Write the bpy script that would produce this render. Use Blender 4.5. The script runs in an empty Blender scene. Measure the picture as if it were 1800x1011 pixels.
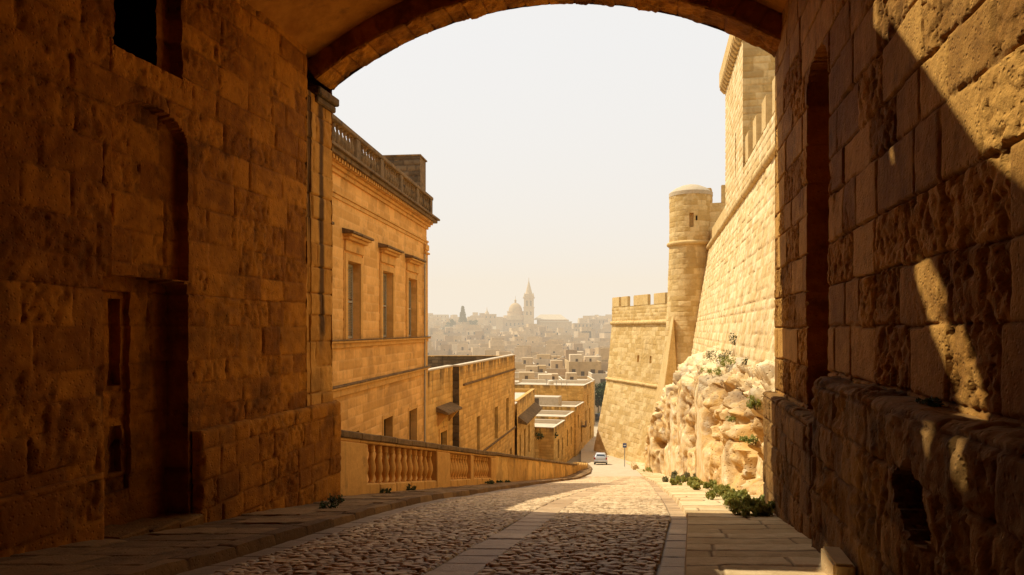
import bpy, bmesh, math, random
import numpy as np
from mathutils import Vector, Matrix

random.seed(7)
RNG = np.random.default_rng(11)
scene = bpy.context.scene
COL = scene.collection
F, CX, HY = 1250.0, 900.0, 580.0          # focal length, centre and horizon used to survey the photograph
CT, ST = math.cos(math.atan(0.216)), math.sin(math.atan(0.216))   # heading of the gate passage
SUN = np.array([-0.617, 0.266, 1.0])

# ------------------------------------------------------------------ small helpers
def P(px, py, Y):
    return np.array([(px - CX) * Y / F, Y, -(py - HY) * Y / F])
def UV(u, v, z=0.0):
    """passage coordinates (along, to the right, up) to world"""
    return np.array([v * CT + u * ST, u * CT - v * ST, z])
_zy = np.linspace(-40, 260, 1501)
_zz = np.interp(_zy, [-40, 0, 18, 60, 97, 110, 150, 260], [4.6, -1.6, -4.39, -12.6, -18.2, -18.75, -18.7, -18.6])
_k = np.hanning(41); _k /= _k.sum()
_zs = np.convolve(np.pad(_zz, 20, mode='edge'), _k, mode='valid')
def zf(Y): return np.interp(Y, _zy, _zs)
XLp = ([-8, 8.85, 16.3, 30, 45.8, 60, 69, 80, 97, 104], [-6.6, -3.9, -2.74, -.3, 2.6, 5.6, 7.6, 9.0, 10.1, 10.6])
XRp = ([-8, 8.85, 14.2, 29, 45, 58, 88, 97, 104], [-2.0, 2.17, 3.52, 6.15, 9.0, 11.1, 14.8, 15.5, 15.9])
def XL(Y): return np.interp(Y, *XLp)
def XR(Y): return np.interp(Y, *XRp)

def hash3(ix, iy, iz, s=0):
    n = (ix.astype(np.int64) * 374761393 + iy.astype(np.int64) * 668265263 + iz.astype(np.int64) * 2147483647 + s * 144665) & 0xffffffff
    n = ((n ^ (n >> 13)) * 1274126177) & 0xffffffff
    n = ((n ^ (n >> 16)) * 2246822519) & 0xffffffff
    return ((n ^ (n >> 15)) & 0xffffff) / float(0xffffff)
def vnoise(p, s=0):
    i = np.floor(p).astype(np.int64); f = p - i; f = f * f * (3 - 2 * f)
    x, y, z = i[..., 0], i[..., 1], i[..., 2]; fx, fy, fz = f[..., 0], f[..., 1], f[..., 2]
    def h(a, b, c): return hash3(x + a, y + b, z + c, s)
    a = (h(0,0,0)*(1-fx)+h(1,0,0)*fx)*(1-fy)+(h(0,1,0)*(1-fx)+h(1,1,0)*fx)*fy
    b = (h(0,0,1)*(1-fx)+h(1,0,1)*fx)*(1-fy)+(h(0,1,1)*(1-fx)+h(1,1,1)*fx)*fy
    return a*(1-fz)+b*fz
def fbm(p, o=4, s=0):
    r = 0; a = .5; t = 0
    for k in range(o):
        r = r + a * vnoise(p * 2 ** k + 17.3 * k, s + k); t += a; a *= .5
    return r / t
def sst(a, b, x):
    t = np.clip((x - a) / (b - a), 0, 1); return t * t * (3 - 2 * t)
def worley2(a, b, jit=.8, s=0):
    ia, ib = np.floor(a), np.floor(b)
    f1 = np.full(a.shape, 9.); f2 = np.full(a.shape, 9.); cid = np.zeros(a.shape); dxm = np.zeros(a.shape); dym = np.zeros(a.shape)
    zero = np.zeros(a.shape, dtype=np.int64)
    for dx in (-1, 0, 1):
        for dy in (-1, 0, 1):
            ca, cb = ia + dx, ib + dy
            pa = ca + .5 + (hash3(ca, cb, zero, s) - .5) * jit
            pb = cb + .5 + (hash3(ca, cb, zero, s + 5) - .5) * jit
            d = np.maximum(np.abs(a - pa), np.abs(b - pb)) * .5 + np.hypot(a - pa, b - pb) * .5
            h = hash3(ca, cb, zero, s + 9)
            n = d < f1
            f2 = np.where(n, f1, np.minimum(f2, d)); cid = np.where(n, h, cid); dxm = np.where(n, a - pa, dxm); dym = np.where(n, b - pb, dym)
            f1 = np.where(n, d, f1)
    return f1, f2, cid, dxm, dym
def worley3(p, s=0):
    i = np.floor(p); f1 = np.full(p.shape[:-1], 9.); f2 = f1.copy(); cid = f1 * 0
    for dx in (-1, 0, 1):
        for dy in (-1, 0, 1):
            for dz in (-1, 0, 1):
                c = i + np.array([dx, dy, dz]); x, y, z = c[..., 0], c[..., 1], c[..., 2]
                q = np.stack([hash3(x, y, z, s), hash3(x, y, z, s + 3), hash3(x, y, z, s + 6)], -1)
                d = np.linalg.norm(p - c - q, axis=-1); n = d < f1
                f2 = np.where(n, f1, np.minimum(f2, d)); cid = np.where(n, hash3(x, y, z, s + 9), cid); f1 = np.where(n, d, f1)
    return f1, f2, cid

# ------------------------------------------------------------------ objects
def wloc(o):
    v = np.zeros(3)
    while o is not None:
        v += np.array(o.location); o = o.parent
    return v
def tag(o, label=None, cat=None, group=None, kind=None):
    if label: o['label'] = label
    if cat: o['category'] = cat
    if group: o['group'] = group
    if kind: o['kind'] = kind
    return o
def root(name, loc, label, cat, group=None):
    o = bpy.data.objects.new(name, None); o.empty_display_size = .3
    o.location = [float(c) for c in loc]; COL.objects.link(o)
    return tag(o, label, cat, group)
def link(name, me, parent=None, loc=None):
    o = bpy.data.objects.new(name, me); COL.objects.link(o)
    if parent is not None: o.parent = parent
    if loc is not None: o.location = [float(c) for c in loc]
    return o
def quads_mesh(name, verts, quads, mats, attr=None, smooth=True, angle=40):
    me = bpy.data.meshes.new(name); nv, nf = len(verts), len(quads)
    me.vertices.add(nv); me.vertices.foreach_set('co', np.asarray(verts, dtype=np.float32).ravel())
    me.loops.add(nf * 4); me.loops.foreach_set('vertex_index', np.asarray(quads, dtype=np.int32).ravel())
    me.polygons.add(nf); me.polygons.foreach_set('loop_start', np.arange(0, nf * 4, 4, dtype=np.int32))
    me.polygons.foreach_set('use_smooth', np.full(nf, smooth))
    me.update(calc_edges=True)
    if attr is not None:
        a = me.color_attributes.new('stone', 'FLOAT_COLOR', 'POINT')
        a.data.foreach_set('color', np.asarray(attr, dtype=np.float32).ravel())
    if smooth and angle: me.set_sharp_from_angle(angle=math.radians(angle))
    for m in (mats if isinstance(mats, (list, tuple)) else [mats]): me.materials.append(m)
    return me

class MB:
    """collects shapes in world coordinates and links them as one mesh object"""
    def __init__(s): s.v = []; s.f = []; s.m = []
    def add(s, vs, fs, mi=0):
        n = len(s.v); s.v += [tuple(float(c) for c in v) for v in vs]
        s.f += [tuple(i + n for i in f) for f in fs]; s.m += [mi] * len(fs); return s
    def box(s, o, ex, ey, ez, mi=0, taper=0):
        """o = corner, three edge vectors"""
        o, ex, ey, ez = (np.array(a, float) for a in (o, ex, ey, ez))
        t = taper
        top = [o + ez + ex * t + ey * t, o + ez + ex * (1 - t) + ey * t, o + ez + ex * (1 - t) + ey * (1 - t), o + ez + ex * t + ey * (1 - t)]
        vs = [o, o + ex, o + ex + ey, o + ey] + top
        fs = [(0, 3, 2, 1), (4, 5, 6, 7), (0, 1, 5, 4), (1, 2, 6, 5), (2, 3, 7, 6), (3, 0, 4, 7)]
        if np.dot(np.cross(ex, ey), ez) < 0: fs = [f[::-1] for f in fs]
        return s.add(vs, fs, mi)
    def prism(s, poly, h, mi=0):
        poly = [np.array(p, float) for p in poly]; h = np.array(h, float); n = len(poly)
        vs = poly + [p + h for p in poly]
        return s.add(vs, [tuple(range(n))[::-1], tuple(range(n, 2 * n))] + [(i, (i + 1) % n, n + (i + 1) % n, n + i) for i in range(n)], mi)
    def lathe(s, c, prof, n=16, mi=0, ax=None):
        """profile of (radius, height) about z through c"""
        c = np.array(c, float); k = len(prof); vs = []
        for r, z in prof:
            for i in range(n):
                a = 2 * math.pi * i / n; vs.append(c + np.array([r * math.cos(a), r * math.sin(a), z]))
        fs = [(j * n + i, j * n + (i + 1) % n, (j + 1) * n + (i + 1) % n, (j + 1) * n + i) for j in range(k - 1) for i in range(n)]
        fs.append(tuple(range(n))[::-1]); fs.append(tuple(range((k - 1) * n, k * n)))
        return s.add(vs, fs, mi)
    def tube(s, a, b, r0, r1=None, n=8, mi=0):
        a, b = np.array(a, float), np.array(b, float); r1 = r0 if r1 is None else r1
        d = (b - a) / np.linalg.norm(b - a); x = np.cross(d, [0, 0, 1.] if abs(d[2]) < .9 else [1., 0, 0]); x /= np.linalg.norm(x); y = np.cross(d, x)
        vs = [p + r * (math.cos(t) * x + math.sin(t) * y) for p, r in ((a, r0), (b, r1)) for t in [2 * math.pi * i / n for i in range(n)]]
        return s.add(vs, [tuple(range(n))[::-1], tuple(range(n, 2 * n))] + [(i, (i + 1) % n, n + (i + 1) % n, n + i) for i in range(n)], mi)
    def build(s, name, mats, parent=None, loc=None, bevel=0, smooth=False, seg=1):
        base = wloc(parent) if parent is not None else np.zeros(3)
        if loc is not None: base = base + np.array(loc, float)
        me = bpy.data.meshes.new(name)
        me.from_pydata([tuple(np.array(v) - base) for v in s.v], [], s.f)
        for m in (mats if isinstance(mats, (list, tuple)) else [mats]): me.materials.append(m)
        me.polygons.foreach_set('material_index', s.m)
        bm = bmesh.new(); bm.from_mesh(me)
        if bevel: bmesh.ops.bevel(bm, geom=bm.edges[:], offset=bevel, segments=seg, affect='EDGES', clamp_overlap=True)
        bmesh.ops.recalc_face_normals(bm, faces=bm.faces)
        bm.to_mesh(me); bm.free()
        if smooth:
            me.polygons.foreach_set('use_smooth', np.full(len(me.polygons), True)); me.set_sharp_from_angle(angle=math.radians(38))
        return link(name, me, parent, loc)

# ------------------------------------------------------------------ materials
class NT:
    def __init__(s, name):
        s.m = bpy.data.materials.new(name); s.m.use_nodes = True; s.t = s.m.node_tree; s.t.nodes.clear()
        s.out = s.t.nodes.new('ShaderNodeOutputMaterial')
    def n(s, typ, ins=None, **kw):
        d = s.t.nodes.new(typ)
        for k, v in kw.items(): setattr(d, k, v)
        for k, v in (ins or {}).items():
            i = d.inputs[k]
            if hasattr(v, 'is_linked') or isinstance(v, bpy.types.NodeSocket): s.t.links.new(v, i)
            else: i.default_value = v
        return d
    def mix(s, f, a, b, bt='MIX'):
        d = s.n('ShaderNodeMix', data_type='RGBA', blend_type=bt)
        for i, v in ((0, f), (6, a), (7, b)):
            if isinstance(v, bpy.types.NodeSocket): s.t.links.new(v, d.inputs[i])
            else: d.inputs[i].default_value = v if not isinstance(v, tuple) else (*v, 1)[:4]
        return d.outputs[2]
    def math(s, op, a, b=0.0, c=None):
        d = s.n('ShaderNodeMath', operation=op); d.use_clamp = False
        for i, v in enumerate((a, b) if c is None else (a, b, c)):
            if isinstance(v, bpy.types.NodeSocket): s.t.links.new(v, d.inputs[i])
            else: d.inputs[i].default_value = v
        return d.outputs[0]
    def ramp(s, f, lo, hi, a=0.0, b=1.0):
        d = s.n('ShaderNodeMapRange', {0: f, 1: lo, 2: hi, 3: a, 4: b}, interpolation_type='SMOOTHSTEP'); return d.outputs[0]
    def noise(s, vec, sc, det=4, ro=.55):
        return s.n('ShaderNodeTexNoise', {'Vector': vec, 'Scale': sc, 'Detail': det, 'Roughness': ro}).outputs[0]
    def scaled(s, vec, x, y, z):
        return s.n('ShaderNodeVectorMath', {0: vec, 1: (x, y, z)}, operation='MULTIPLY').outputs[0]
    def bsdf(s, col, rough=.9, normal=None, spec=.25, **kw):
        b = s.n('ShaderNodeBsdfPrincipled', {'Roughness': rough, 'Specular IOR Level': spec})
        if isinstance(col, bpy.types.NodeSocket): s.t.links.new(col, b.inputs[0])
        else: b.inputs[0].default_value = (*col, 1)
        if normal is not None: s.t.links.new(normal, b.inputs['Normal'])
        for k, v in kw.items(): b.inputs[k].default_value = v
        s.t.links.new(b.outputs[0], s.out.inputs[0]); return s.m

def stone(name, light, dark, joint, stain=(.05, .032, .018), stain_amt=.5, bump=.5, bscale=14., use_attr=True, pit=.5, streak=.5, joint_amt=.6, ns=1.0, hi=None, rough=.92, spec=.15, lo_=.38, hi_=.95, tint=.55):
    t = NT(name); pos = t.n('ShaderNodeNewGeometry').outputs['Position']
    n1 = t.noise(pos, .55 * ns, 5); n2 = t.noise(pos, 3.2 * ns, 6, .62); n3 = t.noise(pos, bscale, 6, .65)
    f = t.math('ADD', t.math('MULTIPLY', n1, .55), t.math('MULTIPLY', n2, .75))
    if use_attr:
        sep = t.n('ShaderNodeSeparateColor', {0: t.n('ShaderNodeAttribute', attribute_name='stone').outputs['Color']})
        f = t.math('ADD', f, t.math('MULTIPLY', t.math('SUBTRACT', sep.outputs[0], .5), tint))
    c = t.mix(t.ramp(f, lo_, hi_), dark, light)
    if hi: c = t.mix(t.ramp(t.noise(pos, 1.1 * ns, 3), .55, .75, 0, .8), c, hi)
    c = t.mix(.35, c, t.mix(n3, (.55, .52, .5), (1.5, 1.5, 1.5)), 'MULTIPLY')
    st = t.noise(t.scaled(pos, 1.7 * ns, 1.7 * ns, .22 * ns), 1.0, 5, .65)
    c = t.mix(t.math('MULTIPLY', t.ramp(st, .52, .74), streak), c, stain)
    c = t.mix(t.math('MULTIPLY', t.ramp(t.noise(pos, 1.3 * ns, 7, .7), .54, .70), stain_amt), c, stain)
    if use_attr:
        c = t.mix(t.math('MULTIPLY', sep.outputs[1], joint_amt), c, joint)
        c = t.mix(sep.outputs[2], c, stain)
    v = t.n('ShaderNodeTexVoronoi', {'Vector': pos, 'Scale': bscale * 1.6}).outputs[0]
    pits = t.math('MULTIPLY', t.ramp(v, .05, .35, 0, 1), pit)
    h = t.math('ADD', t.math('ADD', t.math('MULTIPLY', n3, .8), pits), t.math('MULTIPLY', n2, .6))
    b = t.n('ShaderNodeBump', {'Strength': bump, 'Distance': .04, 'Height': h}).outputs[0]
    return t.bsdf(c, rough, b, spec)

def plain(name, col, rough=.7, var=.25, sc=6., spec=.3, metal=0.0, bump=.1):
    t = NT(name); pos = t.n('ShaderNodeTexCoord').outputs['Object']
    n = t.noise(pos, sc, 5)
    c = t.mix(n, tuple(x * (1 - var) for x in col), tuple(min(1, x * (1 + var)) for x in col))
    b = t.n('ShaderNodeBump', {'Strength': bump, 'Distance': .02, 'Height': n}).outputs[0]
    return t.bsdf(c, rough, b, spec, Metallic=metal)

M = {}
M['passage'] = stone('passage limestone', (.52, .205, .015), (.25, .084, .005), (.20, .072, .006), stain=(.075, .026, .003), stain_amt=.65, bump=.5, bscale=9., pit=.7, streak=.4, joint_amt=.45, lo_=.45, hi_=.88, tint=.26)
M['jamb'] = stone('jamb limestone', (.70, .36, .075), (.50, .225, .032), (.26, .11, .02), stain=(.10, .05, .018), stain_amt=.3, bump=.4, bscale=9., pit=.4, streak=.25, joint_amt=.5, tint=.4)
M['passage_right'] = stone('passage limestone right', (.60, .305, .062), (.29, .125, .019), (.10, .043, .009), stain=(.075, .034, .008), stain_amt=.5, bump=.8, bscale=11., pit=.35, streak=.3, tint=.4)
M['passage_low'] = stone('grimy and shaded ledge limestone', (.36, .185, .045), (.17, .08, .017), (.10, .045, .010), stain=(.045, .02, .005), stain_amt=.75, bump=.8, bscale=9., pit=.4, streak=.6, tint=.3)  # grime, and the dimness low on the right wall, put into the base colour
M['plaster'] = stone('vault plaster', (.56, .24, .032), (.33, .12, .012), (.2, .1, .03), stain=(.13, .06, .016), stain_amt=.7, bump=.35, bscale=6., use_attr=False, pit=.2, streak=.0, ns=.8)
M['void'] = plain('unlit opening', (.012, .008, .005), .95, spec=.05)
M['palazzo'] = stone('palace ashlar', (.80, .44, .13), (.60, .315, .08), (.72, .43, .16), stain=(.20, .098, .028), stain_amt=.35, bump=.3, bscale=12., pit=.3, streak=.25, joint_amt=.3)
M['trim'] = stone('palace trim', (.72, .40, .11), (.54, .285, .072), (.2, .12, .05), stain=(.10, .06, .028), stain_amt=.5, bump=.3, bscale=12., use_attr=False, pit=.3, streak=.35)
M['weathered'] = stone('weathered cornice', (.27, .165, .07), (.125, .078, .036), (.1, .06, .03), stain=(.045, .032, .02), stain_amt=.9, bump=.5, bscale=10., use_attr=False, pit=.5, streak=.8, ns=1.6)
M['dark_stone'] = stone('dark masonry', (.17, .115, .062), (.085, .058, .032), (.06, .04, .025), stain=(.035, .026, .018), stain_amt=.8, bump=.5, bscale=10., pit=.4, streak=.6)
M['lane'] = stone('lane house stone', (.74, .44, .13), (.56, .315, .085), (.38, .20, .06), stain=(.12, .075, .032), stain_amt=.4, bump=.3, bscale=10., pit=.3, streak=.45, joint_amt=.22)
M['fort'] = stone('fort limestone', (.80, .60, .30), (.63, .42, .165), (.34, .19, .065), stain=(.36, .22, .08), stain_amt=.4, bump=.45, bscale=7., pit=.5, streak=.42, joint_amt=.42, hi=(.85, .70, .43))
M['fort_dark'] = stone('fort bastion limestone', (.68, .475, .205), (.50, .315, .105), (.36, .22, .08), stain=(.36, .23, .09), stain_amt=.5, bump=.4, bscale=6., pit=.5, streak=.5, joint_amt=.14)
M['fort_trim'] = stone('fort trim', (.68, .475, .20), (.52, .33, .115), (.3, .18, .07), stain=(.32, .2, .08), stain_amt=.5, bump=.4, bscale=7., use_attr=False, pit=.4, streak=.3)
M['rock'] = stone('rock limestone', (.78, .60, .32), (.62, .36, .105), (.24, .115, .03), stain=(.30, .24, .17), stain_amt=.4, bump=1., bscale=5., pit=.8, streak=.15, joint_amt=.8, hi=(.78, .66, .43))
M['cobble'] = stone('worn cobble', (.70, .49, .25), (.40, .245, .105), (.032, .015, .005), stain=(.16, .095, .04), stain_amt=.35, bump=.35, bscale=16., pit=.3, streak=0, joint_amt=.97, rough=.62, spec=.32, lo_=.42, hi_=.9)
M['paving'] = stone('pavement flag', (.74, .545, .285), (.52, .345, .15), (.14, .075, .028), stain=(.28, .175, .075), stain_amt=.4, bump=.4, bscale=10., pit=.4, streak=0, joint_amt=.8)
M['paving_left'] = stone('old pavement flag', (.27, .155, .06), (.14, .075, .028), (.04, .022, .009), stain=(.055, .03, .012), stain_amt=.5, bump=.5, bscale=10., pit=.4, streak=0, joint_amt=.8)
M['asphalt'] = stone('dusty asphalt', (.56, .44, .28), (.46, .35, .21), (.2, .15, .1), stain=(.22, .17, .115), stain_amt=.3, bump=.15, bscale=20., use_attr=False, pit=.2, streak=0)
M['earth'] = stone('dry earth', (.36, .28, .17), (.26, .2, .11), (.2, .15, .1), stain=(.14, .13, .06), stain_amt=.7, bump=.3, bscale=2., use_attr=False, pit=.2, streak=0, ns=.2)
M['shutter'] = plain('grey louvred shutter', (.36, .33, .24), .6, .2, 8.)
M['pane'] = plain('dim window pane', (.03, .027, .022), .25, .3, 3., spec=.5)
M['dark'] = plain('window shadow', (.12, .085, .055), .9, .3, 2., spec=.1)
M['metal'] = plain('galvanised pole', (.30, .29, .27), .45, .15, 8., metal=.6)
M['sign_blue'] = plain('blue sign face', (.045, .075, .20), .4, .1, 4.)
M['sign_white'] = plain('white sign face', (.75, .75, .72), .4, .05, 4.)
M['roof'] = stone('flat roof screed', (.60, .49, .34), (.46, .365, .24), (.3, .25, .18), stain=(.30, .23, .15), stain_amt=.4, bump=.2, bscale=4., use_attr=False, pit=.2, streak=0)
M['white'] = plain('whitewashed parapet', (.62, .51, .35), .9, .15, 1.5)
def foliage(name, a, b):
    t = NT(name)
    sep = t.n('ShaderNodeSeparateColor', {0: t.n('ShaderNodeAttribute', attribute_name='stone').outputs['Color']})
    c = t.mix(sep.outputs[0], a, b)
    bs = t.n('ShaderNodeBsdfPrincipled', {'Base Color': c, 'Roughness': .6, 'Specular IOR Level': .25})
    tr = t.n('ShaderNodeBsdfTranslucent', {'Color': c})
    mx = t.n('ShaderNodeMixShader', {0: .3, 1: bs.outputs[0], 2: tr.outputs[0]})
    t.t.links.new(mx.outputs[0], t.out.inputs[0]); return t.m
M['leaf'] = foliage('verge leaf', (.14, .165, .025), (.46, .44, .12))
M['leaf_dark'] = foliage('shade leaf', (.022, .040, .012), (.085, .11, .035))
M['leaf_dry'] = foliage('dry shrub leaf', (.10, .10, .04), (.28, .25, .12))
M['bark'] = plain('bark', (.11, .075, .045), .9, .4, 6.)

# ------------------------------------------------------------------ masonry sheets
def lin(O, eu, ez, n):
    O, eu, ez, n = (np.array(a, float) for a in (O, eu, ez, n)); n = n / np.linalg.norm(n)
    return lambda u, z: (O + u[..., None] * eu + z[..., None] * ez, np.broadcast_to(n, u.shape + (3,)))
def masonry(name, mapper, U, V, res, mat, parent=None, ch=(.3, .45), bw=(.4, .9), jw=.02, gd=.02, bd=.02, rough=.02, pits=0., seed=1, rec=(), zres=None, irregular=0., weather=None, loc=None, pit_frac=.35, extra=None):
    """a wall face as one sheet of individually sized, set-back and worn blocks; rec = recesses that become parts of their own"""
    rg = np.random.default_rng(seed); zres = zres or res
    cz = [V[0]]
    while cz[-1] < V[1]: cz.append(cz[-1] + rg.uniform(*ch))
    cz = np.array(cz)
    us = list(np.arange(U[0], U[1] + res * .5, res)); zs = list(np.arange(V[0], V[1] + zres * .5, zres)); e = .004
    us[-1] = U[1]; zs[-1] = V[1]
    if not irregular and jw < zres:
        zs = [V[0], V[1]]
        for a, b in zip(cz[:-1], cz[1:]):
            k = max(1, int(round((b - a) / zres)))
            zs += [a + jw * .5, b - jw * .5] + list(np.linspace(a + jw * .5, b - jw * .5, k + 1))
            zs.append(a)
        zs = [z for z in zs if V[0] <= z <= V[1]]
    for r in rec:
        us += [r['u0'] - e, r['u0'] + e, r['u1'] - e, r['u1'] + e]; zs += [r['z0'] - e, r['z0'] + e, r['z1'] - e, r['z1'] + e]
    us = np.unique(np.round([x for x in us if U[0] <= x <= U[1]], 4)); zs = np.unique(np.round([x for x in zs if V[0] <= x <= V[1]], 4))
    uu, zz = np.meshgrid(us, zs); p0, nn = mapper(uu, zz)
    wz, wu = zz, uu
    if irregular:
        wz = zz + (fbm(p0 * 1.3, 2, seed) - .5) * irregular * 3 + (fbm(p0 * 7, 2, seed) - .5) * irregular
        wu = uu + (fbm(p0 * 6 + 9, 2, seed) - .5) * irregular * 1.6
    ci = np.clip(np.searchsorted(cz, wz, side='right') - 1, 0, len(cz) - 2)
    dz = np.minimum(wz - cz[ci], cz[ci + 1] - wz)
    du = np.full(uu.shape, 9.); r1 = np.zeros(uu.shape); r2 = r1.copy(); r3 = r1.copy()
    for k in range(len(cz) - 1):
        e_ = [U[0] - rg.uniform(0, bw[1])]
        while e_[-1] < U[1] + .5: e_.append(e_[-1] + rg.uniform(*bw))
        e_ = np.array(e_); h = rg.random((3, len(e_)))
        m = ci == k
        if not m.any(): continue
        b = np.clip(np.searchsorted(e_, wu[m], side='right') - 1, 0, len(e_) - 2)
        du[m] = np.minimum(wu[m] - e_[b], e_[b + 1] - wu[m]); r1[m], r2[m], r3[m] = h[0][b], h[1][b], h[2][b]
    d = np.minimum(du, dz); jvar = .55 + .9 * vnoise(p0 * 2.1, seed + 3)
    g = 1 - sst(jw * .25, jw * 1.1 * jvar + 1e-4, d)
    rnd = (1 - sst(0, jw * 1.6 + .012, d)) * .35
    fb = fbm(p0 * 3.1, 4, seed) - .5; fb2 = fbm(p0 * 11., 3, seed + 5) - .5
    disp = (r2 - .5) * bd * (1 - g) - g * gd * jvar - rnd * gd * .7 + (fb * 1.6 + fb2 * .8) * rough * (.35 + 1.3 * r3)
    att_w = np.zeros(uu.shape)
    if pits:
        w1 = fbm(p0 * np.array([10, 10, 6.5]), 4, seed + 11); act = sst(1 - pit_frac - .08, 1 - pit_frac + .1, r3 * .75 + .5 * vnoise(p0 * .9, seed + 2) - .1)
        hole = sst(.52, .66, w1) * act
        disp = disp - hole * pits; att_w = np.maximum(att_w, hole * .35)
        disp = disp + act * ((fbm(p0 * 19., 3, seed + 21) - .5) * 1.1 - sst(.55, .75, vnoise(p0 * 13., seed + 27)) * .5) * pits
    if weather is not None: att_w = np.clip(att_w + weather(uu, zz, p0), 0, 1)
    if extra is not None: disp = disp + extra(uu, zz, p0)
    lab = np.full(uu.shape, -1); depth = np.zeros(uu.shape)
    for i, r in enumerate(rec):
        if r.get('wob'):
            k_ = r['wob']; cu_, cw_ = (r['u0'] + r['u1']) / 2, (r['u1'] - r['u0']) / 2; cz_, ch_ = (r['z0'] + r['z1']) / 2, (r['z1'] - r['z0']) / 2
            rr_ = np.abs((uu - cu_) / cw_) ** 2.6 + np.abs((zz - cz_) / ch_) ** 2.6
            ins = rr_ < .45 + k_ * 2 * (fbm(p0 * 4.5, 3, seed + 50) - .35)
            better = ins & (r['d'] > depth); depth = np.where(better, r['d'], depth); lab = np.where(better, i, lab); continue
        ins = (uu > r['u0']) & (uu < r['u1']) & (zz > r['z0']) & (zz < r['z1'])
        if r.get('arch'):
            c = (r['u0'] + r['u1']) / 2; w = (r['u1'] - r['u0']) / 2; rise = r['arch']
            zt = r['z1'] - rise + rise * np.sqrt(np.clip(1 - ((uu - c) / w) ** 2, 0, 1)); ins &= zz < zt
        better = ins & (r['d'] > depth); depth = np.where(better, r['d'], depth); lab = np.where(better, i, lab)
    disp = disp - depth
    p = p0 + nn * disp[..., None]
    H, W = uu.shape; idx = np.arange(H * W).reshape(H, W)
    q = np.stack([idx[:-1, :-1], idx[:-1, 1:], idx[1:, 1:], idx[1:, :-1]], -1).reshape(-1, 4)
    # keep the sheet facing its outward normal
    a, b, c = p[0, 0], p[0, -1], p[-1, 0]
    att = np.stack([r1, g, att_w, np.ones_like(g)], -1).reshape(-1, 4); vs = p.reshape(-1, 3)
    mid = len(us) // 2
    t1 = p0[0, min(mid + 1, W - 1)] - p0[0, mid]; t2 = p0[1, mid] - p0[0, mid]
    if np.dot(np.cross(t1, t2), nn[0, mid]) < 0: q = q[:, ::-1]
    fl = lab.reshape(-1)[q].max(axis=1)
    base = wloc(parent) if parent is not None else np.zeros(3)
    if loc is not None: base = base + np.array(loc)
    def mk(nm, fm, mt, par, lc):
        qs = q[fm]
        if not len(qs): return None
        uq, inv = np.unique(qs, return_inverse=True)
        return link(nm, quads_mesh(nm, vs[uq] - base, inv.reshape(-1, 4), mt, att[uq], True, 55), par, lc)
    main = mk(name, fl == -1, mat, parent, loc)
    parts = [mk(r.get('name', 'recess'), fl == i, r.get('mat', mat), parent if parent is not None else main, None) for i, r in enumerate(rec)]
    return main, parts
# ------------------------------------------------------------------ the gate passage
VL, VR, UO = -8.18, 2.35, 16.5
gate = root('gatehouse', UV(UO, (VL + VR) / 2, -4.2), 'shadowy vaulted stone gateway framing the view, with bricked-up niche and worn ledge', 'gateway')
def vmap(v, sgn):     # wall along the passage facing inward
    o = UV(0, v); eu = UV(1, 0); return lin(o, eu, (0, 0, 1), UV(0, 1) * sgn)
def low_dark(uu, zz, p):   # blotchy grime, plus the dimness of the lower courses put into the colour
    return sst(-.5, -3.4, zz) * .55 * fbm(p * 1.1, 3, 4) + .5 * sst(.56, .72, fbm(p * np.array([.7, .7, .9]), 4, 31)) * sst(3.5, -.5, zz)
def pil_dark(uu, zz, p):
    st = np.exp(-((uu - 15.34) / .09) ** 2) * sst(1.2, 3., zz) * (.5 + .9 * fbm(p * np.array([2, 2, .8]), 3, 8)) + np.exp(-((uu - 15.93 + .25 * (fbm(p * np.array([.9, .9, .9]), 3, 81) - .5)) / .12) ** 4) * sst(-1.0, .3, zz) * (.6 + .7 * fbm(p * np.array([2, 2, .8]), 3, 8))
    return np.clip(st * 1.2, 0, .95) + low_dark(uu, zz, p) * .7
niche_u = (9.22, 10.99)
left_rec = [dict(u0=niche_u[0], u1=niche_u[1], z0=.86, z1=3.66, d=.2, arch=.55, name='blind_niche'),
            dict(u0=9.08, u1=10.99, z0=-3.6, z1=.86, d=.42, arch=.12, name='blocked_doorway'),
            dict(u0=9.3, u1=10.1, z0=-2.6, z1=.62, d=.5, name='blocked_doorway_panel'),
            dict(u0=9.72, u1=9.98, z0=-.9, z1=.5, d=.66, name='door_slot'),
            dict(u0=9.72, u1=9.98, z0=-2.3, z1=-1.55, d=.62, name='door_slot'),
            dict(u0=9.29, u1=10.83, z0=4.34, z1=6.4, d=.25, name='window_recess'),
            dict(u0=9.29, u1=10.5, z0=4.36, z1=6.4, d=1.1, name='window', mat=M['void'])]
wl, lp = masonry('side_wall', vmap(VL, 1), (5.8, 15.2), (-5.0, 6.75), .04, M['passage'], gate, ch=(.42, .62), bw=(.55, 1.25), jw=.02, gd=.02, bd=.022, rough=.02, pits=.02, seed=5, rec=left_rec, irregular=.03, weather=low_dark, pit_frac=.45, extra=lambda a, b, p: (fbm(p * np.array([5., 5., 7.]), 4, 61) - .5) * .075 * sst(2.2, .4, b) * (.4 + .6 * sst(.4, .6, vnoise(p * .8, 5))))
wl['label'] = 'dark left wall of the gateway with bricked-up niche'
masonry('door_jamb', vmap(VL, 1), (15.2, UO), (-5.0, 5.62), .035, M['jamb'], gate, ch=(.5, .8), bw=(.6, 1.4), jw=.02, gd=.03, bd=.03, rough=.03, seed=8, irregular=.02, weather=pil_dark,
        rec=[dict(u0=15.21, u1=15.40, z0=-1.9, z1=5.5, d=.02, mat=M['jamb'], name='jamb_groove')])
# outer face of the left jamb, turned toward the street
omap = lin(UV(UO, VL), UV(0, -1), (0, 0, 1), UV(1, 0))
masonry('street_front', omap, (0, 9.), (-6.2, 9.), .16, M['passage'], gate, seed=9)
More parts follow.
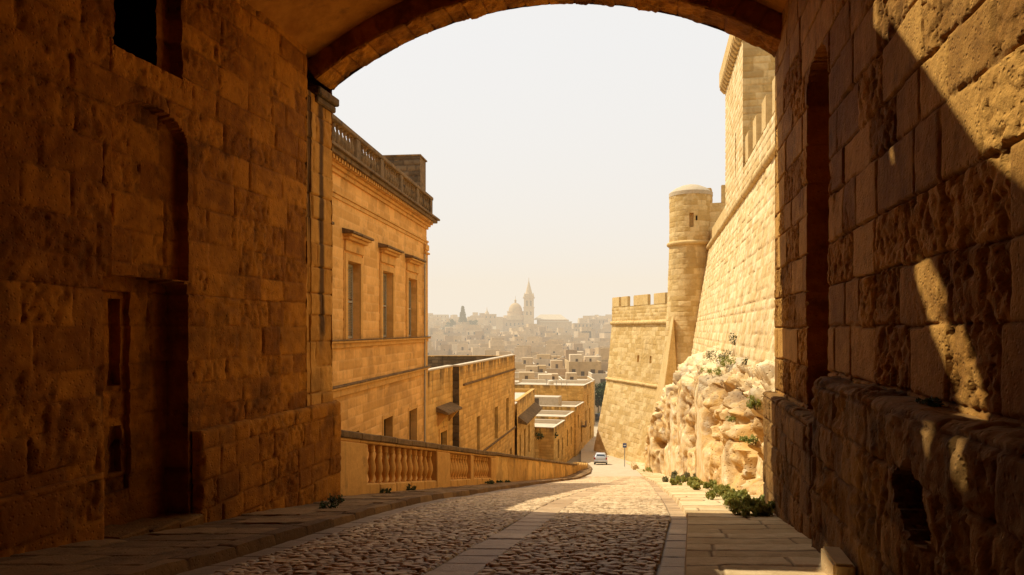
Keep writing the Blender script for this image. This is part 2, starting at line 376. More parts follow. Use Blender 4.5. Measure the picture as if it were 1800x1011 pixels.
# left plinth (worn, stands proud of the wall)
def plinth(nm, v, sgn, u0, u1, z0, z1, th, seed, mat, res=.035, top_drop=.0, rec=(), cap=.16, rough=.05):
    L = z1 - z0
    def mp(u, s):
        # s runs up the face, then rolls over the worn top back to the wall
        f = np.minimum(s, L - cap); a = np.clip((s - (L - cap)) / (cap * 1.5), 0, 1) * math.pi / 2; k = np.clip(s - (L - cap) - cap * 1.5, 0, None)
        end = np.minimum(sst(0, .14, u - u0 + .02), sst(0, .14, u1 - u + .02))
        outw = (th - cap) + cap * np.cos(a) - k
        outw = outw * (.15 + .85 * end)
        z = z0 + f + cap * np.sin(a)
        base = UV(0, v)
        pos = base + u[..., None] * UV(1, 0) + (outw * sgn)[..., None] * UV(0, 1); pos[..., 2] = z
        nn = np.cos(a)[..., None] * UV(0, 1) * sgn + np.sin(a)[..., None] * np.array([0, 0, 1.])
        return pos, nn
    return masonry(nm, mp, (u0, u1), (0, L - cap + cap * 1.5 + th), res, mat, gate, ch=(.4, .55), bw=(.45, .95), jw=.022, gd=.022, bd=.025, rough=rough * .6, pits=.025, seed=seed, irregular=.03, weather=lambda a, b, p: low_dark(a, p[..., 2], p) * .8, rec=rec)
plinth('plinth', VL, 1, 11.05, 16.75, -5.1, -1.78, .17, 21, M['passage'], cap=.09)
plinth('plinth', VL, 1, 5.8, 9.05, -5.0, -2.1, .12, 22, M['passage'], cap=.07)
# door sill
sill = MB()
for k in range(3):
    a, b = 9.05 + k * .67, 9.05 + k * .67 + .65
    z = zf(UV(b, VL)[1]) + .14
    sill.box(UV(a, VL - .43, z - .4), UV(b - a, 0), UV(0, .72 + .03 * (k % 2)), (0, 0, .52 + .03 * k))
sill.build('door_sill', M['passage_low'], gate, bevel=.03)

# ---- right wall
def rdark(uu, zz, p): return .25 * sst(.55, .72, fbm(p * .9, 4, 77)) + .25 * sst(0, -2.5, zz)
right_rec = [dict(u0=11.28, u1=12.92, z0=-1.35, z1=4.45, d=.55, arch=.5, name='gate_slot', mat=M['passage']),
             dict(u0=10.75, u1=11.6, z0=5.0, z1=6.5, d=.5, name='upper_slot', mat=M['passage'])]
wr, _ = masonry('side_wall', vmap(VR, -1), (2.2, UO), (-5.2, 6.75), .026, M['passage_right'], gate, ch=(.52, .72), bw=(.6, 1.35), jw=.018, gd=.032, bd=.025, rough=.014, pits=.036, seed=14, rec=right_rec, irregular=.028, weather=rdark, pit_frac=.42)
wr['label'] = 'pitted right wall of the gateway crossed by a shaft of sun'
#masonry('door_jamb', vmap(VR, -1), (15.0, UO), (-5.2, 5.75), .035, M['passage_right'], gate, ch=(.5, .75), bw=(.7, 1.6), jw=.02, gd=.03, bd=.03, rough=.035, seed=15, irregular=.02)
omap2 = lin(UV(UO, VR), UV(0, 1), (0, 0, 1), UV(1, 0))
masonry('street_front', omap2, (0, 5.), (-6., 9.), .16, M['passage_right'], gate, seed=19)
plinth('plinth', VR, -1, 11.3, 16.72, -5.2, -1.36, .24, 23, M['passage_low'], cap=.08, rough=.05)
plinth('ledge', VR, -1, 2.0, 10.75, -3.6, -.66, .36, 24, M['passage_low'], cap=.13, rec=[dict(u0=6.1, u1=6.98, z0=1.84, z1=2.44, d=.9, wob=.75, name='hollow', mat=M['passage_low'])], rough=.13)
def rubble(nm, lo, size, seed, mat, parent=None, loc=None, n=14):
    rg = np.random.default_rng(seed); bm = bmesh.new(); bmesh.ops.create_cube(bm, size=1)
    bmesh.ops.bevel(bm, geom=bm.edges[:], offset=.09, segments=2, affect='EDGES'); bmesh.ops.subdivide_edges(bm, edges=bm.edges[:], cuts=2, use_grid_fill=True)
    co = np.array([v.co[:] for v in bm.verts]); co = co * size
    co += (fbm(co * 4 + seed, 3, seed)[:, None] - .5) * .10 * np.sign(co)
    for v, c in zip(bm.verts, co): v.co = c
    me = bpy.data.meshes.new(nm); bm.to_mesh(me); bm.free(); me.materials.append(mat)
    me.polygons.foreach_set('use_smooth', np.full(len(me.polygons), True))
    o = link(nm, me, parent, loc); return o
# squared guard stone standing on the right pavement at the foot of the wall
gsb = MB(); gu = 7.5; gz = zf(UV(gu, 1.8)[1])
gsb.box(UV(8.08, 1.74, zf(UV(8.3, 1.8)[1]) - .2), UV(.66, 0), UV(0, .22), (0, 0, .52))
tag(gsb.build('guard_stone', M['paving'], None, UV(7.8, 1.8, gz), bevel=.025, seg=2), 'low squared kerb block at the foot of the right gateway wall, sun on its top', 'stone block')

# ---- vault and arch ring
def arc(v, zs, zc, vl=VL, vr=VR):
    w = (vr - vl) / 2; h = zc - zs; R = (w * w + h * h) / (2 * h); c = zc - R
    return c + np.sqrt(np.maximum(R * R - (v - (vl + vr) / 2) ** 2, 0))
vb = MB(); N = 40; vv = np.linspace(VL - .02, VR + .02, N + 1)
rows = np.linspace(-9, 15.62, 28)
prof = [(v, arc(np.clip(v, VL, VR), 6.55, 8.15)) for v in vv]
top = [(VR + 1.2, 8.9), (VL - 1.2, 8.9)]
ring_ = [(VL - 1.2, 6.3), (VL - .02, 6.55)] + prof[1:-1] + [(VR + .02, 6.55), (VR + 1.2, 6.3)] + top
vsx = [UV(u, v, z) for u in (rows[0], rows[-1]) for v, z in ring_]; n = len(ring_)
vb.add(vsx, [tuple(range(n)), tuple(range(n, 2 * n))[::-1]] + [(i, (i + 1) % n, n + (i + 1) % n, n + i) for i in range(n)])
vault = vb.build('vault', M['plaster'], gate)
# unseen openings added to the vault, shaped from the sun patches wanted on wall and pavement
def wall_pt(px, py, v=VR):
    t = (px - CX) / F; Y = v / (t * CT - ST); return np.array([t * Y, Y, -(py - HY) / F * Y])
def floor_pt(px, py):
    Y = 8.
    for _ in range(30): Y = -(zf(Y) + .12) * F / (py - HY)
    return P(px, py, Y)
def shaft(pts):
    mb = MB(); lo = [p + SUN * (5.2 - p[2]) for p in pts]; mb.prism(lo, SUN * 5.2); return mb.build('shaft', M['void'])
shafts = [shaft([wall_pt(*q) for q in [(1535, 45), (1552, 62), (1560, 28), (1640, 140), (1722, 258), (1800, 322), (1850, 360), (1850, -60), (1540, -60)]]),
          shaft([wall_pt(*q) for q in [(1608, 455), (1629, 455), (1647, 485), (1664, 524), (1652, 540), (1668, 572), (1683, 560), (1702, 617), (1726, 690), (1737, 764), (1697, 750), (1676, 680), (1655, 619), (1639, 585), (1626, 543), (1605, 480)]]),
          shaft([wall_pt(*q, VR - .36) for q in [(1672, 768), (1691, 764), (1696, 850), (1685, 850)]]), shaft([wall_pt(*q, VR - .36) for q in [(1622, 752), (1642, 757), (1640, 800), (1630, 797)]]),
          shaft([wall_pt(*q) for q in [(1561, 254), (1570, 262), (1574, 284), (1566, 284)]]),
          shaft([floor_pt(*q) for q in [(1262, 1001), (1440, 1005), (1462, 975), (1475, 1030), (1290, 1030)]])]
for c in shafts:
    md = vault.modifiers.new('cut', 'BOOLEAN'); md.operation = 'DIFFERENCE'; md.object = c; md.solver = 'EXACT'
dg = bpy.context.evaluated_depsgraph_get(); dg.update()
nm_ = bpy.data.meshes.new_from_object(vault.evaluated_get(dg)); vault.modifiers.clear(); vault.data = nm_
for c in shafts: bpy.data.objects.remove(c, do_unlink=True)

def ring_masonry():
    w = (VR - VL) / 2; h = 7.62 - 6.0; R = (w * w + h * h) / (2 * h); c0 = 7.62 - R; vc = (VL + VR) / 2; A = math.asin(w / R)
    # underside of the ring: u along the arc, s across its thickness
    def soffit(u, s):
        a = u / R; v = vc + R * np.sin(a); z = c0 + R * np.cos(a)
        pos = v[..., None] * UV(0, 1) + (15.62 + s)[..., None] * UV(1, 0); pos[..., 2] = z
        nn = -(np.sin(a)[..., None] * UV(0, 1) + np.cos(a)[..., None] * np.array([0, 0, 1.])); return pos, nn
    def soot(uu, zz, p): return .75 * sst(.5, .62, fbm(p * np.array([1.6, 1.6, 1.6]), 3, 41)) * (.4 + .6 * sst(.3, .9, zz))
    masonry('arch_ring', soffit, (-R * A, R * A), (0, .88), .035, M['passage'], gate, ch=(.86, .9), bw=(.42, .62), jw=.025, gd=.03, bd=.05, rough=.07, seed=33, irregular=.015, weather=soot)
    for u0, sg, nm, dz in ((15.62, -1, 'arch_ring_face', 1.9), (UO, 1, 'arch_ring_face', 2.6)):
        def face(u, s, u0=u0, sg=sg):
            a = u / R; r = R + s; v = vc + r * np.sin(a); z = c0 + r * np.cos(a)
            pos = v[..., None] * UV(0, 1) + u0 * UV(1, 0); pos[..., 2] = z
            return pos, np.broadcast_to(UV(sg, 0), pos.shape)
        masonry(nm, face, (-R * A, R * A), (0, dz), .05, M['passage'], gate, ch=(.55, .8), bw=(.42, .62), jw=.02, gd=.03, bd=.03, rough=.03, seed=34, irregular=.015, weather=soot)
ring_masonry()
cap = MB(); cap.box(UV(15.55, VL - .3, 5.62), UV(1.08, 0), UV(0, .44), (0, 0, .2)); cap.box(UV(15.6, VL - .3, 5.45), UV(.98, 0), UV(0, .37), (0, 0, .16))
cap.build('impost', M['weathered'], gate, bevel=.03)
# solid masonry behind the faces
core = MB()
core.box(UV(-9, VL - 3, -6.5), UV(25.4, 0), UV(0, 1.75), (0, 0, 15)); core.box(UV(-9, VR + .75, -6.5), UV(25.4, 0), UV(0, 2.2), (0, 0, 15))
core.box(UV(15.66, VL - 1.2, 8.2), UV(.8, 0), UV(0, VR - VL + 2.4), (0, 0, 2.2))
core.build('wall_core', M['trim'], gate)
# near stretch of the same walls, and the closed gate behind
bk = MB(); bk.box(UV(-9, VL - 1.3, -6), UV(14.9, 0), UV(0, 1.28), (0, 0, 12.6)); bk.box(UV(-9, VR + .03, -6), UV(11.3, 0), UV(0, 1.2), (0, 0, 12.6)); bk.box(UV(-9, VL, -6), UV(.5, 0), UV(0, VR - VL), (0, 0, 14.5))
bk.build('rear_wall', M['plaster'], gate)
# ------------------------------------------------------------------ ground, road and pavements
def terr(x, y):
    z = np.interp(y, [-60, 0, 100, 150, 200, 300, 400, 500, 600, 700, 4000], [3, -2.2, -19.2, -18.9, -17.5, -16, -12.5, -5.5, 3.5, 4.5, 4.5])
    street = zf(np.clip(y, -38, 120)) - .35
    k = sst(120, 150, y); z = street * (1 - k) + z * k
    left = sst(0, 4, XL(np.clip(y, -8, 104)) - 2.6 - x) * (1 - k); z = z - left * 2.2
    return z + (fbm(np.stack([x * .05, y * .05, x * 0], -1), 3, 3) - .5) * 2. * sst(170, 300, y)
ys = np.unique(np.concatenate([np.arange(-60, 170, 2.), np.arange(170, 760, 8.), np.geomspace(760, 5000, 14)]))
xs = np.unique(np.concatenate([-np.geomspace(60, 4000, 16), np.arange(-60, 62, 1.5), np.geomspace(62, 4000, 16)]))
X, Y = np.meshgrid(xs, ys); Z = terr(X, Y)
def grid_obj(name, X, Y, Z, mat, attr=None, kind='structure', angle=50):
    H, W = X.shape; i = np.arange(H * W).reshape(H, W)
    q = np.stack([i[:-1, :-1], i[:-1, 1:], i[1:, 1:], i[1:, :-1]], -1).reshape(-1, 4)
    o = link(name, quads_mesh(name, np.stack([X, Y, Z], -1).reshape(-1, 3), q, mat, attr, True, angle))
    return tag(o, kind=kind)
grid_obj('ground', X, Y, Z, M['earth'])

def cobble_sheet():
    ys = np.concatenate([np.arange(5.5, 14, .024), np.arange(14, 24, .036), np.arange(24, 40, .06), np.arange(40, 66, .11)])
    ts = np.linspace(0, 1, 250)
    YY, TT = np.meshgrid(ys, ts, indexing='ij'); L, R = XL(YY) + .02, XR(YY) - .02
    XX = L + (R - L) * TT; Z0 = zf(YY)
    # along/across coordinates of the street
    ax = (XX * CT - YY * ST); al = (YY + XX * ST * .3) * 1.03
    p = np.stack([ax, al, ax * 0], -1)
    wax = ax + (fbm(p * 1.1, 2, 3) - .5) * .25; wal = al + (fbm(p * 1.3 + 5, 2, 4) - .5) * .22
    row = np.floor(wal / .15)
    f1, f2, cid, dx, dy = worley2(wax / .20 + .5 * (row % 2), wal / .15, .78, 6)
    edge = f2 - f1
    cob = sst(.02, .22, edge); h = .038 * cob + (cid - .5) * .022 * cob + (dx * (hash3(np.floor(cid * 997), row * 0, row * 0, 2) - .5)) * .03 * cob
    g = 1 - sst(.03, .17, edge); tint = cid.copy()
    # centre run of flags
    cl = (XX - (-.72 + .2 * (YY - 8.4))); st = (np.abs(cl) < .31) ; ln = np.floor(al / .62); fr = al / .62 - ln
    d = np.minimum(np.minimum(fr, 1 - fr) * .62, .31 - np.abs(cl)); rr = hash3(ln, ln * 0, ln * 0, 4)
    h = np.where(st, .026 + (rr - .5) * .02 - .02 * (1 - sst(0, .04, d)), h); g = np.where(st, 1 - sst(.004, .03, d), g); tint = np.where(st, .0 + .55 * rr, tint)
    # gutter flags along both kerbs
    for side, off, w in ((1, R - XX, .34), (-1, XX - L, .40)):
        m = off < w; ln = np.floor(al / .8 + side * .3); fr = al / .8 + side * .3 - ln; d = np.minimum(np.minimum(fr, 1 - fr) * .8, w - off); rr = hash3(ln, ln * 0 + side + 2, ln * 0, 7)
        h = np.where(m, .012 + (rr - .5) * .015 - .02 * (1 - sst(0, .04, d)), h); g = np.where(m, 1 - sst(.006, .05, d), g); tint = np.where(m, .0 + .5 * rr, tint)
    # long undulation and worn ruts; the setts fade into asphalt at the far end
    h = h + (fbm(p * .5, 3, 9) - .5) * .05 + (fbm(p * 9, 3, 12) - .5) * .008
    k = sst(56, 64, YY); h = h * (1 - k); g = g * (1 - k)
    w = np.clip(.5 * sst(.5, .75, fbm(p * .35, 3, 14)) * .4 + .75 * np.exp(-((L + .2 - XX) / .32) ** 2), 0, 1)
    att = np.stack([tint, g, w, np.ones_like(g)], -1).reshape(-1, 4)
    grid_obj('cobbled_road', XX, YY, Z0 + h, M['cobble'], att, angle=60)
cobble_sheet()
def strip(name, Ys, Lf, Rf, zoff, mat, nt=40, slab=(.9, .55), kerb=None, seed=1, amp=.02, kerb_side=0, kerb_drop=.16):
    ts = np.linspace(0, 1, nt); YY, TT = np.meshgrid(Ys, ts, indexing='ij'); L, R = Lf(YY), Rf(YY)
    XX = L + (R - L) * TT; al = YY * 1.02; ax = XX - YY * ST / CT
    p = np.stack([ax, al, ax * 0], -1)
    wal = al + (fbm(p * .9, 2, seed) - .5) * .26; wax = ax + (fbm(p * .9 + 7, 2, seed) - .5) * .1
    r = np.floor(wal / slab[1]); rr = hash3(r, r * 0, r * 0, seed); c = np.floor(wax / slab[0] + rr); fr = wal / slab[1] - r; fc = wax / slab[0] + rr - c
    d = np.minimum(np.minimum(fr, 1 - fr) * slab[1], np.minimum(fc, 1 - fc) * slab[0]); cid = hash3(r, c, r * 0, seed + 3)
    g = 1 - sst(.006, .035, d)
    h = zoff + (cid - .5) * amp - g * amp * .8 + (fbm(p * 4, 3, seed) - .5) * amp * .9
    tint = cid
    if kerb_side:      # kerb stones at the road edge, with the rise down to the carriageway
        off = (R - XX) if kerb_side > 0 else (XX - L)
        k = np.floor(al / 1.1); fk = al / 1.1 - k; kd = np.minimum(fk, 1 - fk) * 1.1; m = off < (-1 if kerb_side < 0 else .26)
        h = np.where(m, zoff + .012 + (vnoise(np.stack([ax * 6, al * 3, ax * 0], -1), 4) - .6) * .03 * (1 - sst(0, .12, off)) + (hash3(k, k * 0, k * 0, seed + 8) - .5) * .03 - .03 * (1 - sst(0, .05, kd)), h); g = np.where(m, 1 - sst(.006, .04, np.minimum(kd, np.abs(.26 - off))), g); tint = np.where(m, hash3(k, k * 0, k * 0, seed + 5), tint)
    Z = zf(YY) + h; att = np.stack([tint, g, g * 0, np.ones_like(g)], -1)
    if kerb_side:
        # drop face
        ed = -1 if kerb_side > 0 else 0
        ex = XX[:, ed:][:, :1] if kerb_side > 0 else XX[:, :1]; s_ = .035 * (1 if kerb_side > 0 else -1)
        cx = ex + s_; cz = zf(YY[:, :1]) - .05; cy = YY[:, :1]; ca = att[:, ed][:, None].copy(); ca[..., 1] = .25
        if kerb_side > 0: XX = np.hstack([XX, cx]); YY = np.hstack([YY, cy]); Z = np.hstack([Z, cz]); att = np.hstack([att, ca])
        else: XX = np.hstack([cx, XX]); YY = np.hstack([cy, YY]); Z = np.hstack([cz, Z]); att = np.hstack([ca, att])
    return grid_obj(name, XX, YY, Z, mat, att.reshape(-1, 4), angle=50)
def walk_right(Y):   # outer edge of the right pavement
    ins = (VR + .3 + Y * ST) / CT
    return np.interp(Y, [-8, 15.5, 16.6, 18, 31, 45, 62, 66, 73, 78, 90, 97], [(VR + .3 - 8 * ST) / CT, (VR + .3 + 15.5 * ST) / CT, 6.5, 6.7, 9.2, 11.8, 14.4, 14.8, 15.6, 16.2, 17.6, 18.8]) 
def walk_left(Y):
    return np.interp(Y, [-8, 17.6, 19.0, 69, 75, 97], [(VL - .3 - 8 * ST) / CT, (VL - .3 + 17.6 * ST) / CT, -5.05, 5.9, 7.0, 9.0])
Yn = np.concatenate([np.arange(-6, 7, .3), np.arange(7, 24, .035), np.arange(24, 50, .07), np.arange(50, 97.2, .2)])
strip('right_pavement', Yn, XR, walk_right, .12, M['paving'], 90, (1.75, .61), seed=3, kerb_side=-1, amp=.022)
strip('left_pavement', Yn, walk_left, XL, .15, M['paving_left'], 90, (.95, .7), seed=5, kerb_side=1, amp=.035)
# roadbed under the passage behind the viewer, and asphalt beyond the setts
Ya = np.concatenate([np.arange(62, 100, .8), np.arange(100, 175, 2.5)])
TT = np.linspace(0, 1, 24); YA, TA = np.meshgrid(Ya, TT, indexing='ij')
La = np.where(YA < 97, XL(YA) - .3, np.interp(YA, [97, 124, 150, 175], [9.4, 12., 9, 0])); Ra = np.where(YA < 95, XR(YA) + .3, np.interp(YA, [95, 98, 112, 125, 175], [15.6, 19.5, 20, 26, 50]))
grid_obj('asphalt_road', La + (Ra - La) * TA, YA, zf(YA) + np.where(YA < 64, -.04, .004) + .0 * TA, M['asphalt'])
YB, TB = np.meshgrid(np.arange(-9, 6.6, .5), TT, indexing='ij')
grid_obj('near_road', XL(YB) + (XR(YB) - XL(YB)) * TB, YB, zf(YB) - .03 + 0 * TB, M['cobble'])
# ------------------------------------------------------------------ left side of the street
def facade(a, b):
    """a, b plan points; returns mapper, length, direction, outward normal (to the right of a->b)"""
    a, b = np.array([*a, 0.]), np.array([*b, 0.]); L = np.linalg.norm(b - a); e = (b - a) / L; n = np.array([e[1], -e[0], 0.])
    return lin(a, e, (0, 0, 1), n), L, e, n, a
BAL = [(.075, 0), (.085, .03), (.06, .07), (.055, .10), (.085, .20), (.125, .33), (.13, .42), (.105, .55), (.07, .68), (.055, .76), (.06, .80), (.085, .84), (.075, .88), (.09, .92), (.09, 1.0)]
def baluster_mesh(nm, sc, mat, n=12):
    mb = MB(); mb.lathe((0, 0, 0), [(r * sc, z) for r, z in BAL], n); o = mb.build(nm, mat, smooth=True); me = o.data; bpy.data.objects.remove(o); return me

# ---- street balustrade
def bx(Y): return -8.88 + .217 * Y
def bt(Y): return -2.76 - .207 * (Y - 19.5)
def bf(Y): return zf(Y) + .15
BE = np.array([.217, 1., 0]) / math.hypot(.217, 1); BN = np.array([BE[1], -BE[0], 0])
bal = root('balustrade', (bx(20), 20, bf(20)), 'sloping stone balustrade with bulging balusters beside the left pavement', 'balustrade')
def sloped(nm, Y0, Y1, zlo, zhi, w, mat, off=0., bev=.03, seg=6, jitter=0):
    mb = MB(); Ys = np.linspace(Y0, Y1, max(2, int((Y1 - Y0) / 1.3) + 1))
    for a, b in zip(Ys[:-1], Ys[1:]):
        poly = []
        j = random.uniform(-jitter, jitter)
        for Yq in (a + .004, b - .004):
            c = np.array([bx(Yq), Yq, 0]) + BN * off
            for s, z in ((-1, zlo(Yq)), (1, zlo(Yq)), (1, zhi(Yq)), (-1, zhi(Yq))): poly.append(c + BN * s * w / 2 + np.array([0, 0, z + j]))
        mb.add(poly, [(0, 1, 2, 3), (7, 6, 5, 4), (0, 4, 5, 1), (1, 5, 6, 2), (2, 6, 7, 3), (3, 7, 4, 0)])
    return mb.build(nm, mat, bal, bevel=bev)
sloped('rail', 18.9, 36.2, lambda y: bt(y) - .20, bt, .50, M['weathered'], jitter=.012)
sloped('rail_moulding', 18.9, 36.2, lambda y: bt(y) - .30, lambda y: bt(y) - .203, .40, M['trim'])
sloped('base_course', 18.9, 36.2, lambda y: bf(y) - .3, lambda y: bf(y) + .30, .44, M['trim'], bev=.04, jitter=.01)
def pier(Y0, Y1, w=.46):
    mb = MB(); a = np.array([bx(Y0), Y0, 0]) - BN * w / 2
    lo, hi = bf(Y0) - .4, bt(Y1) - .303
    poly = [a + [0, 0, bf(Y0) - .3], a + BE * (Y1 - Y0) * 1.02 + [0, 0, bf(Y1) - .3], a + BE * (Y1 - Y0) * 1.02 + [0, 0, bt(Y1) - .302], a + [0, 0, bt(Y0) - .302]]
    mb.prism(poly, BN * w); return mb.build('pier', M['trim'], bal, bevel=.025)
for a, b in ((18.9, 20.6), (26.9, 28.5), (31.55, 32.0), (35.2, 36.2)): pier(a, b)
bmesh_ = baluster_mesh('baluster', 1.12, M['trim'])
for a, b, k in ((20.6, 26.9, 12), (28.5, 31.55, 8), (32.0, 35.2, 8)):
    for i in range(k):
        Yq = a + (b - a) * (i + .5) / k; o = link('baluster', bmesh_, bal)
        z0 = bf(Yq) + .30; o.location = Vector((bx(Yq), Yq, z0)) - Vector(bal.location); o.scale = (1, 1, bt(Yq) - .302 - z0); o.rotation_euler.z = random.uniform(0, 1)
pw = root('parapet_wall', (bx(50), 50, bf(50)), 'solid stone parapet wall running downhill below the balustrade', 'parapet')
def pmap(u, s):
    Yq = 36.2 + u * .9773; zb = bf(Yq) - .2; zt = bt(Yq) - .17; t = s / 1.5
    pos = np.stack([bx(Yq) + .17 * BN[0], Yq + .17 * BN[1], zb + (zt - zb) * t], -1)
    return pos, np.broadcast_to(BN, pos.shape)
masonry('panel', pmap, (0, 33.6), (0, 1.5), .09, M['trim'] if False else M['lane'], pw, ch=(1.5, 1.6), bw=(1.6, 3.4), jw=.09, gd=.06, bd=.07, rough=.05, seed=61, weather=lambda a, b, p: .35 * sst(.5, .66, fbm(p * np.array([1.1, 1.1, .8]), 4, 13)) + .4 * sst(1.1, 1.5, b) * sst(.4, .6, fbm(p * 1.4, 3, 2)))
_b = bal; bal = pw
sloped('rail', 36.2, 69.2, lambda y: bt(y) - .16, bt, .46, M['weathered'], jitter=.015)
mbp = MB()
mbp.add([(bx(y) - BN[0] * .16, y - BN[1] * .16, z) for y, z in ((36.2, bf(36.2) - 1), (69.1, bf(69.1) - 1), (69.1, bt(69.1) - .17), (36.2, bt(36.2) - .17))] +
        [(bx(y) + BN[0] * .13, y + BN[1] * .13, z) for y, z in ((36.2, bf(36.2) - 1), (69.1, bf(69.1) - 1), (69.1, bt(69.1) - .17), (36.2, bt(36.2) - .17))],
        [(0, 1, 2, 3), (7, 6, 5, 4), (0, 4, 5, 1), (1, 5, 6, 2), (2, 6, 7, 3), (3, 7, 4, 0)])
mbp.build('wall_core', M['lane'], pw); bal = _b
low = root('low_wall', (6.6, 73, zf(73)), 'low rough stone wall end beside the lane below the parapet', 'wall')
lw = MB()
for k in range(6):
    y = 69.6 + k * 1.5; x = bx(y) - .05 + (k * .05); lw.box((x, y, zf(y) - .4), (.32, 1.46, 0) if False else (.33, 1.45, -.0), (-.38, .08, 0), (0, 0, 1.25 - .07 * k))
lw.build('wall', M['lane'], low, bevel=.05)

# ---- palace
pa, pb = (-10.37 + .1104 * 16., 16.), (-10.37 + .1104 * 45., 45.)
pm, pL, pe, pn, po = facade(pa, pb)
def pu(Y): return (Y - 16.) * math.hypot(.1104, 1)
pal = root('palace', (pb[0] - 5, 38, -12), 'grand ochre stone palace with roof balustrade and shuttered tall windows', 'palace')
wins = [(25.0, 26.9), (30.25, 31.95), (35.35, 37.2), (40.3, 42.3)]
rec = []
for a, b in wins: rec.append(dict(u0=pu(a), u1=pu(b), z0=-.42, z1=2.95, d=.42, name='window'))
for a, b, z0, z1 in ((35.6, 37.2, -6.6, -4.5), (40.6, 42.4, -8.2, -4.65), (30.4, 31.8, -6.6, -4.5)): rec.append(dict(u0=pu(a), u1=pu(b), z0=z0, z1=z1, d=.4, name='ground_window'))
def pw_(uu, zz, p): return .35 * sst(.5, .7, fbm(p * np.array([1.2, 1.2, .35]), 3, 3)) * (sst(5.4, 6.6, zz) + .7 * np.exp(-((zz + 1.) / .7) ** 2) + .8 * np.exp(-((zz + 2.9) / .8) ** 2)) + .25 * sst(1.8, 0, zz) * sst(.5, .7, fbm(p * .8, 3, 6))
_, parts = masonry('wall', pm, (0, pL), (-13, 6.95), .075, M['palazzo'], pal, ch=(.40, .44), bw=(.7, 1.15), jw=.03, gd=.012, bd=.012, rough=.012, seed=71, rec=rec, weather=pw_)
def at(u, z, out=0.): return po + pe * u + pn * out + np.array([0, 0, z])
def bar(mb, u0, u1, z0, z1, o0, o1): mb.box(at(u0, z0, o0), pe * (u1 - u0), pn * (o1 - o0), (0, 0, z1 - z0)); return mb
for i, (a, b) in enumerate(wins):
    u0, u1 = pu(a), pu(b); w = parts[i]
    if w is None: continue
    fr = MB()
    for s0, s1, z0, z1, o in ((u0 - .32, u0 - .003, -.5, 3.25, .07), (u1 + .003, u1 + .32, -.5, 3.25, .07), (u0 - .002, u1 + .002, 2.955, 3.25, .07), (u0 - .40, u0 - .323, -.5, 3.35, .04), (u1 + .323, u1 + .40, -.5, 3.35, .04)): bar(fr, s0, s1, z0, z1, -.02, o)
    fr.build('surround', M['trim'], w, bevel=.012)
    hd = MB(); bar(hd, u0 - .34, u1 + .34, 3.36, 3.82, -.02, .10); bar(hd, u0 - .42, u1 + .42, 3.82, 3.95, -.02, .28); bar(hd, u0 - .5, u1 + .5, 3.95, 4.05, -.02, .42)
    hd.build('hood', M['trim'], w, bevel=.02)
    ht = MB(); ht.prism([at(u0 - .58, 4.053, -.02), at(u0 - .58, 4.053, .5), at(u0 - .58, 4.15, .5), at(u0 - .58, 4.28, -.02)], pe * (u1 - u0 + 1.16)); ht.build('hood_cap', M['weathered'], w, bevel=.015)
    for side in (0, 1):      # half-open louvred leaves
        sh = MB(); um = (u0 + u1) / 2; s0, s1 = ((u0 + .03, um - .02), (um + .02, u1 - .03))[side]
        dep = -.36
        for q0, q1 in ((s0, s0 + .08), (s1 - .08, s1)): bar(sh, q0, q1, -.38, 2.9, dep, dep + .06)
        for z in (-.38, 1.2, 2.8): bar(sh, s0 + .081, s1 - .081, z, z + .1, dep, dep + .055)
        for k in range(42):
            z = -.27 + k * .075
            if abs(z - 1.23) < .08 or z > 2.76: continue
            sh.prism([at(s0 + .081, z, dep + .005), at(s0 + .081, z + .03, dep + .05), at(s0 + .081, z + .045, dep + .05), at(s0 + .081, z + .015, dep + .005)], pe * (s1 - s0 - .162))
        sh.build('shutter', M['shutter'], w)
for w in parts[len(wins):]:
    if w is None: continue
    i = parts.index(w); r = rec[i]
    gp = MB(); bar(gp, r['u0'] + .01, r['u1'] - .01, r['z0'], r['z1'] - .01, -.39, -.36); gp.build('pane', M['pane'], w)
    fr = MB()
    for s0, s1, z0, z1 in ((r['u0'] - .2, r['u0'] - .003, r['z0'], r['z1'] + .2), (r['u1'] + .003, r['u1'] + .2, r['z0'], r['z1'] + .2), (r['u0'] - .002, r['u1'] + .002, r['z1'] + .003, r['z1'] + .2)): bar(fr, s0, s1, z0, z1, -.02, .03)
    fr.build('surround', M['trim'], w, bevel=.01)
# string courses, frieze, cornice
def course(nm, pro, mat, ret=True, u0=0.):
    mb = MB()
    for z0, z1, o in pro:
        bar(mb, u0, pL + o, z0, z1, -.02, o)
        mb.box(at(pL - .02, z0, -.02), pn * -6., pe * (o + .02), (0, 0, z1 - z0))
    return mb.build(nm, mat, pal, bevel=.015)
course('sill_course', [(-.75, -.55, .10), (-.55, -.46, .22)], M['trim']); course('sill_course_top', [(-.457, -.41, .25)], M['weathered'])
course('string_course', [(-2.75, -2.45, .08), (-2.45, -2.36, .17)], M['trim']); course('string_course_top', [(-2.357, -2.28, .20)], M['weathered'])
course('architrave', [(5.35, 5.52, .06), (5.52, 5.62, .12)], M['trim'])
course('cornice', [(6.35, 6.52, .10), (6.52, 6.66, .22), (6.66, 6.8, .34)], M['trim'])
course('cornice_top', [(6.803, 6.98, .58), (6.98, 7.1, .72)], M['weathered'])
dn = MB(); bar(dn, 10.24, 10.41, 6.66, 6.80, .342, .46); dno = dn.build('dentil', M['trim'], pal)
for k in range(1, int((pL - 10.24) / .32)):
    o = dno.copy(); COL.objects.link(o); o.location = Vector(pe * (k * .32))
